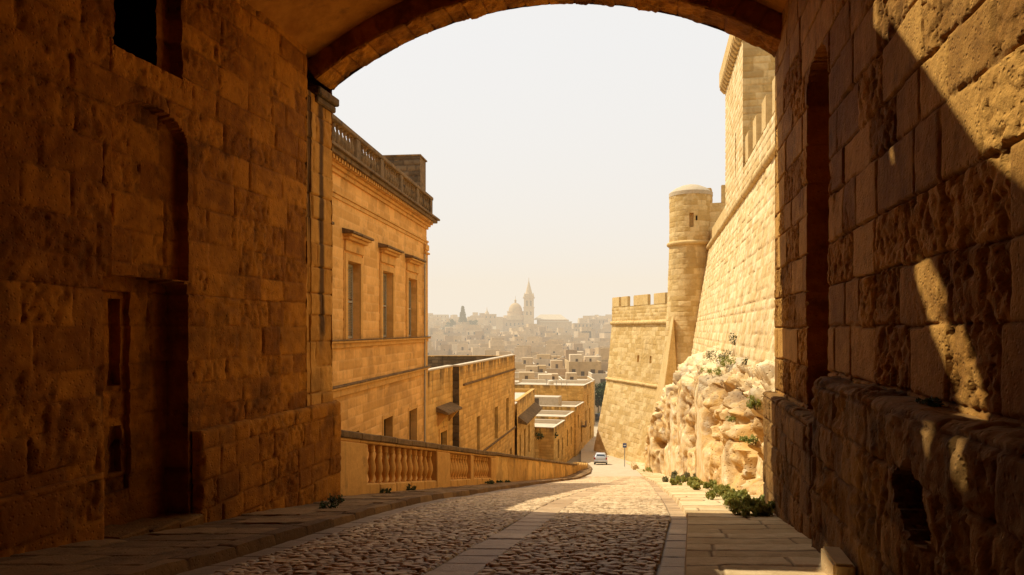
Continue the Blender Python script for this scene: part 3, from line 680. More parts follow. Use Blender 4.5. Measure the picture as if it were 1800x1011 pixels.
pc = MB(); bar(pc, pL - .75, pL - .02, -.40, 5.0, -.02, .09); bar(pc, pL - .8, pL + .06, 5.0, 5.34, -.02, .16); bar(pc, pL - .86, pL + .1, 4.75, 4.86, -.02, .2); bar(pc, pL - .75, pL - .02, -2.27, -.76, -.02, .07); bar(pc, pL - .75, pL - .02, -12, -2.76, -.02, .07)
pc.build('corner_pilaster', M['trim'], pal, bevel=.015)
dp = MB(); dp.tube(at(pL - 1.0, -12, .12), at(pL - 1.0, 4.7, .12), .05); dp.build('drainpipe', M['shutter'], pal, smooth=True)
# roof balustrade
rb = MB(); bar(rb, 0, pL + .2, 7.103, 7.32, .02, .34); rb.build('roof_balustrade_base', M['weathered'], pal, bevel=.02)
rr_ = MB(); bar(rr_, 0, pL + .28, 8.22, 8.42, -.02, .38); rr_.build('roof_rail', M['weathered'], pal, bevel=.03)
bm2 = baluster_mesh('roof_baluster', .9, M['weathered'], 10); ped = [pL + .18 - k * 3.55 for k in range(9)]
for k, pz in enumerate(ped):
    if pz < .6: continue
    mb = MB(); bar(mb, pz - .52, pz, 7.322, 8.218, .03, .35); mb.build('roof_pier', M['weathered'], pal, bevel=.02)
    for j in range(7):
        u = pz - .52 - (3.03) * (j + .5) / 7
        if u < 6: continue
        o = link('roof_baluster', bm2, pal); o.location = Vector(at(u, 7.32, .18)) - Vector(pal.location); o.scale = (1, 1, .9)
# body and the dark stair block on its roof
bd = MB(); bd.box(at(0, -13, -.9), pe * (pL - .01), -pn * 14, (0, 0, 19.9)); bd.box(at(pL - .9, -13, -.02), pe * .89, -pn * .9, (0, 0, 19.8)); bd.box(at(0, 6.3, -.02), pe * (pL - .01), -pn * .9, (0, 0, .5))
bd.build('body', M['trim'], pal)
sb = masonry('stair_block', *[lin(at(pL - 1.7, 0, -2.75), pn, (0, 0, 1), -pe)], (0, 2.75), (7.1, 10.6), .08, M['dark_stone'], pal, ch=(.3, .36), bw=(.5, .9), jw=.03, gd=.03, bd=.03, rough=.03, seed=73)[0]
s2 = MB(); s2.box(at(pL - 1.66, 6.9, -2.74), pn * 2.7, pe * 1.6, (0, 0, 3.69)); s2.build('stair_block_body', M['weathered'], pal)
s3 = MB(); s3.box(at(pL - 1.75, 10.603, -2.8), pn * 2.85, pe * 1.75, (0, 0, .1)); s3.build('stair_block_coping', M['weathered'], pal, bevel=.02)

# ---- long lower house beyond the palace
def aX(Y, o=0.): return -13.5 + o + .184 * Y
def house_face(rt, a, b, z0, z1, seed, rec=(), mat='lane', res=.11, **k):
    m, L, e, n, o = facade(a, b); kw = dict(ch=(.36, .42), bw=(.6, 1.0), jw=.03, gd=.015, bd=.02, rough=.015); kw.update(k)
    main, parts = masonry('wall', m, (0, L), (z0, z1), res, M[mat], rt, seed=seed, rec=rec, **kw)
    for p, r in zip(parts, rec):
        if p is None: continue
        mb = MB(); mb.box(o + e * (r['u0'] + .01) + np.array([0, 0, r['z0'] + .01]) - n * (r['d'] - .01), e * (r['u1'] - r['u0'] - .02), n * .04, (0, 0, r['z1'] - r['z0'] - .02)); mb.build('pane', M['pane'], p)
    return (lambda u, z, out=0.: o + e * u + n * out + np.array([0, 0, z])), L, e, n
def stain_top(zt, s=1.5):
    return lambda uu, zz, p: .8 * sst(zt - s, zt, zz) * sst(.42, .62, fbm(p * np.array([2.2, 2.2, .3]), 3, 12)) + .2 * sst(.55, .7, fbm(p * .7, 3, 5))
A = root('long_house', (-8, 60, -16), 'long ochre stone house with stained parapet and slit windows below the palace', 'house')
f1 = math.hypot(.184, 1)
ff, L1, e1, n1 = house_face(A, (aX(45.2, -.45), 45.2), (aX(52.2, -.45), 52.2), -17, -2.7, 81, [dict(u0=3.8, u1=5.4, z0=-12, z1=-7.1, d=.35, name='doorway')], weather=stain_top(-2.7, 2.2))
hd = MB(); hd.prism([ff(2.9, -5.55, -.02), ff(2.9, -5.75, .85), ff(2.9, -5.6, .85), ff(2.9, -5.2, -.02)], e1 * 3.7); hd.build('door_hood', M['dark_stone'] if False else M['weathered'], A, bevel=.02)
for u in (3.2, 6.0):
    br = MB(); br.prism([ff(u, -6.6, -.02), ff(u, -5.77, .7), ff(u, -5.58, -.02)], e1 * .22); br.build('hood_bracket', M['trim'], A)
fr = MB()
for u0, u1, z0, z1 in ((3.5, 3.797, -12, -6.8), (5.403, 5.7, -12, -6.8), (3.798, 5.402, -7.097, -6.8)): fr.box(ff(u0, z0, -.02), e1 * (u1 - u0), n1 * .08, (0, 0, z1 - z0))
fr.build('door_surround', M['trim'], A, bevel=.015)
def uA(Y): return (Y - 52.2) * f1
fg, L2, e2, n2 = house_face(A, (aX(52.2), 52.2), (aX(75), 75.), -18.5, -2.7, 82, [dict(u0=uA(57.9), u1=uA(58.9), z0=-10.1, z1=-7.1, d=.4, name='window'), dict(u0=uA(64.8), u1=uA(66.3), z0=-10.1, z1=-7.1, d=.4, name='window'), dict(u0=uA(70.2), u1=uA(71.6), z0=-10.1, z1=-6.8, d=.4, name='window'), dict(u0=uA(72.2), u1=uA(73.3), z0=-14, z1=-12.1, d=.4, name='window')], weather=stain_top(-2.7, 1.3))
masonry('pier_face', lin(np.array([aX(52.2, -.6), 52.2, 0]), (1, 0, 0), (0, 0, 1), (0, -1, 0)), (0, .62), (-18, -2.7), .1, M['dark_stone'], A, ch=(.5, .6), bw=(.6, .9), seed=83)  # return face turned to the viewer, its shade put into a darker stone
sc = MB(); sc.box(fg(1.2, -4.2, -.02), e2 * (L2 - 1.1), n2 * .16, (0, 0, .14)); sc.build('string_course', M['weathered'], A, bevel=.02)
sc = MB(); sc.box(fg(8, -10.32, -.02), e2 * (L2 - 7.9), n2 * .14, (0, 0, .16)); sc.build('sill_course', M['weathered'], A, bevel=.02)
cp = MB(); cp.box(fg(-.1, -2.697, -.42), e2 * (L2 + .15), n2 * .5, (0, 0, .14)); cp.box(ff(0, -2.697, -.42), e1 * L1, n1 * .48, (0, 0, .12)); cp.build('coping', M['roof'], A, bevel=.02)
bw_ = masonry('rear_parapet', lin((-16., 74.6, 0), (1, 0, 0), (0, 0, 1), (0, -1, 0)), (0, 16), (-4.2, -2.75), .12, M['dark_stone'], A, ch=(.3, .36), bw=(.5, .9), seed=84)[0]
bb = MB()
bb.prism([np.array([aX(45.2, -.9), 45.2, -18.5]), np.array([aX(52.2, -.9), 52.2, -18.5]), np.array([aX(52.2, -.5), 52.25, -18.5]), np.array([aX(74.9, -.5), 74.9, -18.5]), np.array([-17., 74.9, -18.5]), np.array([-17., 45.2, -18.5])], (0, 0, 14.4))
bb.build('roof_slab', M['roof'], A)
b2 = MB(); b2.box((-17, 74.63, -18.5), (aX(75) + 16.98, 0, 0), (0, .35, 0), (0, 0, 15.8)); b2.box((aX(52.3, -.44), 52.23, -18), (.42, .1, 0), (-.2, .6, 0), (0, 0, 15.25)); b2.build('end_wall', M['lane'], A)

# ---- narrow house with the tiled canopy
B = root('narrow_house', (0, 84, -17), 'narrow ochre house with dark canopy, beyond the long house', 'house')
fb_, LB, eB, nB = house_face(B, (.55, 76.2), (2.95, 92.2), -19, -7.7, 91, [dict(u0=5.6, u1=7.0, z0=-14.9, z1=-11.5, d=.3, name='window'), dict(u0=9.6, u1=11., z0=-14.9, z1=-11.5, d=.3, name='window'), dict(u0=2.0, u1=3.0, z0=-14.9, z1=-11.6, d=.3, name='window')], weather=stain_top(-7.7, 1.0))
cn = MB(); cn.prism([fb_(.6, -10.1, -.02), fb_(.6, -10.25, 1.0), fb_(.6, -10.05, 1.0), fb_(.6, -9.35, -.02)], eB * (LB - .5)); cn.build('canopy', M['weathered'], B, bevel=.02)
bb = MB(); bb.prism([fb_(0, -19, -.4), fb_(LB, -19, -.4), fb_(LB, -19, -9), fb_(0, -19, -9)], (0, 0, 10.9)); bb.build('roof_slab', M['roof'], B)
cp = MB(); cp.box(fb_(0, -7.697, -.4), eB * LB, nB * .45, (0, 0, .1)); cp.box(fb_(LB - .4, -19, -9), eB * .4, nB * 8.97, (0, 0, 11.35)); cp.build('parapet', M['lane'], B, bevel=.02)

# ---- garden wall and row of houses down the lane
gw = root('garden_wall', (3.4, 93.4, -17), 'rough garden wall with a bush spilling over it', 'wall')
house_face(gw, (2.95, 92.3), (5.0, 93.2), -19, -14.0, 95, mat='lane', rough=.06)
g2 = MB(); g2.prism([(2.95, 92.33, -19), (5.0, 93.23, -19), (4.9, 93.7, -19), (2.9, 92.8, -19)], (0, 0, 5.05)); g2.build('wall_core', M['lane'], gw, bevel=.05)
def laneX(Y): return 5.4 + .27 * (Y - 92)
def row_house(nm, label, Y0, Y1, zt, depth, rec, seed, off=0., front=(), par=.45):
    r = root(nm, (laneX((Y0 + Y1) / 2) - depth / 2, (Y0 + Y1) / 2, zf(Y0) - .5), label, 'house')
    a, b = (laneX(Y0) + off, Y0), (laneX(Y1) + off, Y1)
    fn, L, e, n = house_face(r, a, b, -20, zt, seed, rec, res=.16, weather=stain_top(zt, 1.2))
    # end wall turned to the viewer
    fm, L3, e3, n3 = house_face(r, (a[0] - depth, Y0 + depth * .27), a, -20, zt, seed + 1, front, res=.16, weather=stain_top(zt, 1.))
    mb = MB(); q = [np.array([*a, -20.]) - n * .3 + e * .3, np.array([*b, -20.]) - n * .3, np.array([*b, -20.]) - n * depth, np.array([*a, -20.]) - n * depth + e * .3]
    mb.prism(q, (0, 0, zt + 20 - par)); mb.build('roof_slab', M['roof'], r)
    cp = MB(); cp.box(fn(0, zt + .003, -.28), e * L, n * .3, (0, 0, .1)); cp.box(fm(0, zt + .003, -.28), e3 * (L3 - .3), n3 * .3, (0, 0, .1)); cp.box(fn(L - .3, zt - par, -.3), e * .3, -n * (depth - .3), (0, 0, par + .1)); cp.build('parapet', M['white'], r, bevel=.02)
    return r, fn, fm, e, n
W = lambda u0, u1, z0, z1: dict(u0=u0, u1=u1, z0=z0, z1=z1, d=.3, name='window')
row_house('row_house', 'near low lane house with pale flat roof behind the garden wall bush', 92, 99.6, -12.7, 8, [W(2.6, 3.5, -17.2, -14.6), W(5.6, 6.4, -17.2, -14.8)], 101, front=[W(3, 4, -16, -14.2)])
row_house('row_house', 'second low lane house with a stepped roof, between its neighbours', 99.7, 106.5, -12.25, 9, [W(1.2, 2.1, -16.6, -14.2), W(4.2, 5.2, -16.8, -14.2)], 103)
r3, f3, g3, e3, n3 = row_house('row_house', 'taller lane house with a box-like room on its roof', 106.6, 114, -11.6, 10, [W(1.6, 2.6, -15, -13), W(4.6, 5.6, -17.6, -15.)], 105, off=.25)
hut = MB(); hut.box(f3(2.6, -12, -3.2), e3 * 2.6, -n3 * 5.5, (0, 0, 1.6)); hut.build('roof_room', M['roof'], r3, bevel=.03)
dk = MB(); dk.box(f3(2.57, -11.95, -6.3), e3 * .02, -n3 * 1.0, (0, 0, 1.3)); dk.build('roof_room_door', M['dark'], r3)
bal3 = MB(); bal3.box(f3(4.3, -15.2, .01), e3 * 1.6, n3 * .7, (0, 0, .15)); bal3.box(f3(4.3, -15.04, .63), e3 * 1.6, n3 * .07, (0, 0, .8)); bal3.build('balcony', M['weathered'], r3)
r4, f4, g4, e4, n4 = row_house('row_house', 'broad tall house closing the lane, plain wall with small windows', 114.1, 125, -9.0, 13, [W(2, 3, -15.8, -13.2), W(6, 7, -15.8, -13.2), W(4, 5, -12.6, -10.8), W(6.6, 7.8, -18.6, -16.4)], 107, off=.1, front=[W(3.2, 4.4, -12.2, -11.0), W(8.2, 9.4, -11.8, -11.0), W(6.2, 7.2, -12.1, -11.1)])
tk = MB(); tk.lathe(f4(3, -9.4, -6), [(.5, 0), (.5, .9), (.3, 1.0)], 10); tk.build('water_tank', M['white'], r4, smooth=True)
for k in range(5):
    st = MB(); st.tube(f4(1.5 + k * .7, -9.5, -3 - k), f4(1.5 + k * .7, -8.4 - .2 * (k % 2), -3 - k), .04); st.build('roof_post', M['metal'], r4)
# ------------------------------------------------------------------ right side: fortress
def cX(Y): return 5.9 + .197 * Y
CE = np.array([.197, 1, 0]) / math.hypot(.197, 1); CN = np.array([-CE[1], CE[0], 0])     # outward, toward the street
CZ = 8.55
cur = root('curtain_wall', (cX(45), 45, -6), 'tall sloping sunlit fortress wall with cordon and battlements above the rocks', 'fortress wall')
co_ = np.array([cX(17), 17, 0]); cL = (74.6 - 17) * math.hypot(.197, 1)
BAT = .165
up = np.array([0, 0, 1.]) - CN * BAT
def cu(Y): return (Y - 17) * math.hypot(.197, 1)
cm = lin(co_ - up * 0 - CN * (-BAT * CZ), CE, up, CN)
masonry('battered_wall', cm, (0, cL), (-13, CZ - .25), .085, M['fort'], cur, ch=(.42, .6), bw=(.55, 1.2), jw=.045, gd=.035, bd=.05, rough=.04, pits=.04, seed=111, weather=lambda a, b, p: .25 * sst(.55, .7, fbm(p * np.array([1, 1, .5]), 4, 9)), pit_frac=.25, irregular=.02)
masonry('parapet', lin(co_, CE, (0, 0, 1), CN), (0, cu(46.2)), (CZ + .2, 10.5), .085, M['fort'], cur, ch=(.4, .5), bw=(.6, 1.1), jw=.04, gd=.03, bd=.03, rough=.03, seed=112)
cd = MB()
def roll(mb, a, b, r, seg=40, e=None):
    n = seg
    for k in range(n):
        p, q = a + (b - a) * k / n, a + (b - a) * (k + 1) / n
        j = np.array([0, 0, random.uniform(-.02, .02)])
        mb.tube(p + j + (q - p) * .02, q + j - (q - p) * .02, r * random.uniform(.95, 1.05), None, 10)
roll(cd, co_ + np.array([0, 0, CZ]) + CN * .02, co_ + CE * cL + np.array([0, 0, CZ]) + CN * .02, .27, 62); cd.build('cordon', M['fort_trim'], cur, smooth=True)
body = MB(); body.box(co_ - CN * .25 + np.array([0, 0, CZ - .6]), CE * cL, -CN * 2.2, (0, 0, 2.45)); body.box(co_ - CN * .6 + np.array([0, 0, -13]), CE * cL, -CN * 8, (0, 0, 13 + CZ - .5)); body.build('wall_core', M['fort_trim'], cur)
for Yc in (27.6, 30.9, 34.2, 37.6, 40.95, 44.3):
    mb = MB(); a = co_ + CE * (cu(Yc) - .72) + np.array([0, 0, 10.5]); mb.box(a - CN * 1.25, CE * 1.5, CN * 1.25, (0, 0, 1.75)); mb.build('merlon', M['fort'] if False else M['fort_trim'], cur, bevel=.05, seg=2)
# square tower rising from the wall
tw = root('square_tower', (cX(51.8) + 3, 51.8, CZ), 'square stone tower with corbelled top standing on the fortress wall', 'tower')
ta = cu(46.2); tb = cu(57.3)
masonry('wall', lin(co_ + CE * ta, CE, (0, 0, 1), CN), (0, tb - ta), (CZ + .2, 19.0), .09, M['fort'], tw, ch=(.42, .5), bw=(.6, 1.1), jw=.04, gd=.02, bd=.02, rough=.02, seed=113, rec=[dict(u0=4.0, u1=4.5, z0=10.8, z1=14.0, d=.5, name='slit_window', mat=M['fort_trim'])])
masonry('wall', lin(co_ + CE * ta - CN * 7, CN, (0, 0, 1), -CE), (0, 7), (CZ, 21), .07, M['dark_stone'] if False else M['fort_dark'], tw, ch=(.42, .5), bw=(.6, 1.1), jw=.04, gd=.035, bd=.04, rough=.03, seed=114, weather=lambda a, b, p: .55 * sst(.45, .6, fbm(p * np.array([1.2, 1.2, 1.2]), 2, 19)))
tc = MB(); tc.box(co_ + CE * (ta + .3) - CN * .52 + np.array([0, 0, CZ]), CE * (tb - ta - .3), -CN * 6.4, (0, 0, 19 - CZ + 1)); tc.build('tower_core', M['fort_trim'], tw)
tt = MB(); a = co_ + CE * ta + np.array([0, 0, 19.6]); tt.box(a + CN * .45, CE * (tb - ta + .3), -CN * 7.3, (0, 0, 1.2)); tt.build('tower_parapet', M['fort_trim'], tw, bevel=.04)
for k in range(15):
    mb = MB(); p = co_ + CE * (ta + .1 + k * .78) + np.array([0, 0, 19.02]); mb.prism([p - CN * .02, p + CN * .12, p + CN * .42 + np.array([0, 0, .35]), p + CN * .42 + np.array([0, 0, .577]), p + np.array([0, 0, .577]) - CN * .02], CE * .4); mb.build('corbel', M['fort_trim'], tw)
# round turret
tc_ = np.array([19.15, 76.2, 0]); tr = 2.25
rt = root('round_turret', (tc_[0], tc_[1], -6), 'round stone turret with low dome and roll moulding at the wall corner', 'turret')
def cyl(rf):
    def mp(u, z):
        a = u / tr; r = rf(z); n = np.stack([-np.cos(a) , -np.sin(a), a * 0], -1); pos = tc_ + n * r[..., None]; pos = pos + np.stack([a * 0, a * 0, z], -1); return pos, n
    return mp
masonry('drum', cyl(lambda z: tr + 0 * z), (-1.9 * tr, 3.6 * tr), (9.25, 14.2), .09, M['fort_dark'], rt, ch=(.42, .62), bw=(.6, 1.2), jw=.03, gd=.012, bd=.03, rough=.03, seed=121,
        rec=[dict(u0=1.26 * tr, u1=1.46 * tr, z0=10.7, z1=12.2, d=.5, name='slit_window', mat=M['fort_trim']), dict(u0=1.55 * tr, u1=1.63 * tr, z0=11.4, z1=11.9, d=.4, name='peephole', mat=M['dark'])])
masonry('battered_base', cyl(lambda z: tr * 1.0 + np.clip(9.0 - z, 0, None) ** 1.0 * .035 + np.clip(2 - z, 0, None) * .03), (-1.9 * tr, 3.6 * tr), (-9, 9.0), .1, M['fort_dark'], rt, ch=(.45, .65), bw=(.6, 1.3), jw=.03, gd=.012, bd=.03, rough=.04, seed=122, weather=lambda a, b, p: .3 * sst(.52, .7, fbm(p * .8, 3, 9)))
mb = MB(); mb.lathe(tc_, [(tr - .3, 8.85), (tr + .1, 8.9), (tr + .24, 9.0), (tr + .28, 9.13), (tr + .24, 9.26), (tr + .1, 9.36), (tr - .3, 9.4)], 48); mb.build('cordon', M['fort_trim'], rt, smooth=True)
mb = MB(); mb.lathe(tc_, [(tr - .3, 14.15), (tr + .04, 14.21), (tr + .04, 14.6), (tr - .1, 14.75), (tr - .6, 15.1), (tr - 1.3, 15.4), (.05, 15.6)], 40); mb.build('dome', M['paving'] if False else M['asphalt'], rt, smooth=True)
mb = MB(); mb.box((20.0, 75.1, 13.2), (.95, -.35, 0), (.4, 1.1, 0), (0, 0, 1.75)); mb.build('merlon', M['fort_trim'], rt, bevel=.05, seg=2)
masonry('link_wall', lin((20.2, 74.8, 0), (.96, -.28, 0), (0, 0, 1), (-.28, -.96, 0)), (0, 3.4), (8.9, 13.3), .09, M['fort_dark'], rt, ch=(.45, .55), bw=(.6, 1.0), jw=.04, gd=.02, bd=.02, rough=.03, seed=127)
mb = MB(); mb.box((20.25, 74.85, 8.9), (3.25, -.95, 0), (.25, .8, 0), (0, 0, 4.42)); mb.build('link_wall_core', M['fort_trim'], rt)
mb = MB(); mb.box((21.85, 74.3, 13.3), (1.2, -.35, 0), (.2, .7, 0), (0, 0, 1.85)); mb.build('merlon', M['fort_trim'], rt, bevel=.05, seg=2)
# spur buttress
sp = root('spur_buttress', (17.5, 74, -8), 'wedge-shaped spur of masonry between turret and far bastion', 'buttress')
mb = MB(); b0 = np.array([19.2, 71.5, 0]); tip_b = P(1152, 676, 76); tip_t = P(1181, 556, 74)
f0 = np.array([17.05, 74.5, -6.6]); f1_ = np.array([18.0, 72.6, 1.4])
mb.add([P(1142, 750, 78.5), P(1157, 760, 73.4), P(1196, 760, 73.6), P(1179, 556, 75.6), P(1184, 556, 74.2), P(1200, 750, 78)], [(0, 1, 4, 3), (1, 2, 4), (0, 3, 5), (3, 4, 2, 5), (0, 5, 2, 1)])
mb.build('spur', M['fort_trim'], sp, bevel=.04)
# far bastion
ba = np.array([15.45, 110., 0]); bb_ = np.array([20.6, 93.5, 0]); BL = np.linalg.norm(bb_ - ba); be = (bb_ - ba) / BL; bn = np.array([be[1], -be[0], 0])
if bn[0] > 0: bn = -bn
BZ = 1.0
bas = root('bastion', (18, 104, -19), 'far battered bastion with merlons and two string mouldings behind the car', 'bastion')
bup = lambda k: np.array([0, 0, 1.]) - bn * k
bdark = lambda a, b, p: .2 * sst(.55, .7, fbm(p * np.array([.8, .8, .5]), 4, 9))
KB = .15
# the left edge is battered too: shear the along-wall axis with height
def bmap(u, z):
    t = 1 - u / BL; sh = np.clip(BZ - z, 0, None) * .06 * t
    pos = ba + be * (u - sh)[..., None] + np.stack([u * 0, u * 0, z], -1) + bn * (.07 * np.clip(BZ - z, 0, 8.5) + .175 * np.clip(BZ - 8.5 - z, 0, None))[..., None]
    return pos, np.broadcast_to(bn, pos.shape)
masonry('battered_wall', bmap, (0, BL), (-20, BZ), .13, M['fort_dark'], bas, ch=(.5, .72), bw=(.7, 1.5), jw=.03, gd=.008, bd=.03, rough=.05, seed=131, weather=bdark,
        rec=[dict(u0=9.2, u1=9.8, z0=-4.6, z1=-3.6, d=.5, name='loophole', mat=M['fort_trim']), dict(u0=12.8, u1=13.3, z0=-4.6, z1=-3.6, d=.5, name='loophole', mat=M['fort_trim'])])
masonry('parapet', bmap, (0, BL), (BZ, 3.5), .12, M['fort_dark'], bas, ch=(.42, .5), bw=(.6, 1.1), jw=.05, gd=.02, bd=.03, rough=.02, seed=132)
def bl(z, o): return lambda u: bmap(np.array([u]), np.array([float(z)]))[0][0] + bn * o
for nm, z, r in (('cordon', 1.05, .3), ('string_moulding', -7.55, .24)):
    mb = MB(); f = bl(z, .05); roll(mb, f(0.), f(BL), r, 22); mb.build(nm, M['fort_trim'], bas, smooth=True)
for k, (u0, w) in enumerate(((0.05, 2.5), (3.2, 2.2), (7.2, 4.4), (13.2, 3.2))):
    for j in range(1):
        mb = MB(); a = ba + be * u0 + np.array([0, 0, 3.48]); mb.prism([a, a + be * w, a + be * w + np.array([0, 0, 1.5]), a + np.array([0, 0, 1.5])], -bn * .45); mb.build('merlon', M['fort_trim'], bas, bevel=.06, seg=2)
cb = MB(); q = lambda u, z, o: bmap(np.array([u]), np.array([float(z)]))[0][0] - bn * o
for z0_, z1_ in ((-20, -7.55), (-7.55, BZ)):
    cb.add([q(0, z0_, .3), q(BL, z0_, .3), q(BL, z1_, .3), q(0, z1_, .3), q(BL, z0_, .3) + [14, 2, 0], q(BL, z1_, .3) + [14, 2, 0], q(0, z0_, .3) + [14, 6, 0], q(0, z1_, .3) + [14, 6, 0]],
           [(0, 1, 2, 3), (1, 4, 5, 2), (4, 6, 7, 5), (6, 0, 3, 7), (3, 2, 5, 7)])
a = ba - bn * .03 ; cb.prism([ba + [0, 0, BZ] - bn * .2, bb_ + [0, 0, BZ] - bn * .2, bb_ + [12, 2, BZ], ba + [12, 6, BZ]], (0, 0, 2.4)); cb.build('wall_core', M['fort_trim'], bas)
gl = MB(); gl.prism([P(1050, 812, 99) + [0, 0, 0], P(1120, 815, 92), P(1122, 815, 93) + [.6, .3, 0], P(1060, 812, 100.5)], (0, 0, 0)) if False else None

# ---- rock outcrop
def rock():
    Ys = [15.6, 16.6, 18, 22, 30.6, 45, 62, 66, 72, 74.5, 77]; xb = [6.15, 6.2, 6.25, 6.8, 8.4, 10.9, 13.3, 13.5, 13.0, 13.6, 15.5]
    ztp = [-1.9, -1.8, -1.6, -1.3, -1.1, -1.1, -2.2, -3.4, -6.4, -8.5, -13.]
    s = np.concatenate([np.arange(15.6, 30, .1), np.arange(30, 50, .14), np.arange(50, 77, .18)]); t = np.linspace(0, 1, 92)
    S, T = np.meshgrid(s, t, indexing='ij')
    z0 = zf(S) - .1; zt = np.interp(S, Ys, ztp) + (vnoise(np.stack([S * .35, S * 0, S * 0], -1), 5) - .5) * 1.3
    x0 = np.interp(S, Ys, xb); x1 = cX(S) + BAT * 0 - BAT * np.clip(CZ - zt, 0, None) + .7
    x1 = np.maximum(x1, x0 + 1.4)
    # steep broken face low down, then shelves running back to the wall
    zz = 1 - (1 - T) ** 1.45; hh = .10 * T + .90 * T ** 3.4
    pos = np.stack([x0 + .35 * sst(16., 20., S) + (x1 - x0 - .35) * hh, S + (T - .5) * .2, z0 + (zt - z0) * zz], -1)
    nrm = np.cross(np.gradient(pos, axis=0), np.gradient(pos, axis=1)); nrm /= np.linalg.norm(nrm, axis=-1, keepdims=True) + 1e-9
    if nrm[100, 30, 0] > 0: nrm = -nrm
    q = pos * np.array([1, 1, .8])
    wq = q + (np.stack([fbm(q * .5, 3, 1), fbm(q * .5, 3, 2), fbm(q * .5, 3, 3)], -1) - .5) * 2.2 + (np.stack([fbm(q * 2.5, 3, 31), fbm(q * 2.5, 3, 32), fbm(q * 2.5, 3, 33)], -1) - .5) * .3
    f1, f2, cid = worley3(wq * np.array([.42, .42, .34]), 3); g1, g2, cid2 = worley3(wq * np.array([1.2, 1.2, 1.5]), 8); h1, h2, cid3 = worley3(wq * np.array([3., 3., 3.6]), 18)
    k1 = sst(0, .12, f2 - f1); k2 = sst(0, .12, g2 - g1)
    def ridge(sc, o, sd):
        r = 0; a_ = .5; tt = 0
        for k in range(o): r = r + a_ * (1 - np.abs(2 * vnoise(q * np.array(sc) * 2.03 ** k + 7.7 * k, sd + k) - 1)) ** 1.6; tt += a_; a_ *= .52
        return r / tt
    bed = pos[..., 2] * 1.0 + pos[..., 0] * .35 - pos[..., 1] * .10 + 1.6 * fbm(q * .3, 2, 7); bs = bed * .95 + .5 * fbm(q * np.array([.8, .8, .3]), 3, 71); strata = (bs - np.floor(bs)); strata = sst(0, .18, strata) * (1 - .8 * strata)
    cav = sst(.55, .70, fbm(q * np.array([.5, .5, .7]), 3, 15)) * sst(.03, .2, T) * sst(.85, .5, T)
    low = sst(.85, .45, T); far = sst(24, 44, S)
    flute = ridge((.8, .8, .2), 4, 23) - .55; rg1 = ridge((.45, .45, .5), 6, 40) - .55
    def billow(sc, o, sd, g=.5):
        r = 0; a_ = 1.; tt = 0
        for k in range(o): r = r + a_ * np.abs(2 * vnoise(wq * np.array(sc) * 2.1 ** k + 5.3 * k, sd + k) - 1) ** .75; tt += a_; a_ *= g
        return r / tt
    b1 = billow((.30, .30, .20), 2, 60, .28); b2 = billow((.75, .75, .42), 4, 70, .5)
    d = (b1 - .46) * 2.2 + (b2 - .42) * (.55 - .15 * far) + rg1 * .75 + flute * .35 * low + (cid - .5) * .55 * k1 + (cid2 - .5) * .30 * k2 + (cid3 - .5) * .10 + (cid2 - .5) * .14 + (strata - .5) * (.62 - .4 * far) * sst(.12, .4, T) - cav * 1.3 + (fbm(q * 2.4, 5, 4) - .5) * .6 + (fbm(q * 8, 3, 5) - .5) * .15
    amp = sst(15.5, 17.0, S) * .9 + .12; amp = amp * sst(78, 73, S) * (.35 + .65 * sst(1.02, .75, T)) * (.45 + .55 * sst(0, .12, T))
    pos = pos + nrm * (d * amp)[..., None]
    # low ground-edge must not run out over the pavement
    wr_ = np.interp(pos[..., 1], [15.5, 16.6, 18, 31, 45, 62, 66, 73, 78], [5.9, 6.25, 6.35, 8.75, 11.25, 13.65, 13.85, 13.35, 13.95]); pos[..., 0] = wr_ + .22 * np.logaddexp(0, (pos[..., 0] - wr_) / .22)
    crack_shade = np.clip((1 - k2) * .10 + cav * .6 + .85 * sst(.34, .10, b1) + .75 * sst(.36, .16, b2) + .3 * sst(.3, .1, strata) * sst(.2, .5, T), 0, .9)  # cracks, plus the shade of hollows and creases put into the colour
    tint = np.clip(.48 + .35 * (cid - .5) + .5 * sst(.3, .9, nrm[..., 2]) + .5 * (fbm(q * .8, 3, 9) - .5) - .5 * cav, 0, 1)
    grey = .55 * sst(.5, .66, fbm(q * .9, 5, 44)) * sst(.3, .7, T)
    H, W_ = S.shape; i = np.arange(H * W_).reshape(H, W_); qd = np.stack([i[:-1, :-1], i[:-1, 1:], i[1:, 1:], i[1:, :-1]], -1).reshape(-1, 4)
    loc = np.array([9., 35, zf(35)])
    o = link('rock_outcrop', quads_mesh('rock_outcrop', pos.reshape(-1, 3) - loc, qd, M['rock'], np.stack([tint, crack_shade, grey, tint * 0 + 1], -1).reshape(-1, 4), True, 60), None, loc)
    tag(o, 'craggy pale limestone outcrop bulging below the fortress wall', 'rock'); return pos
ROCK = rock()
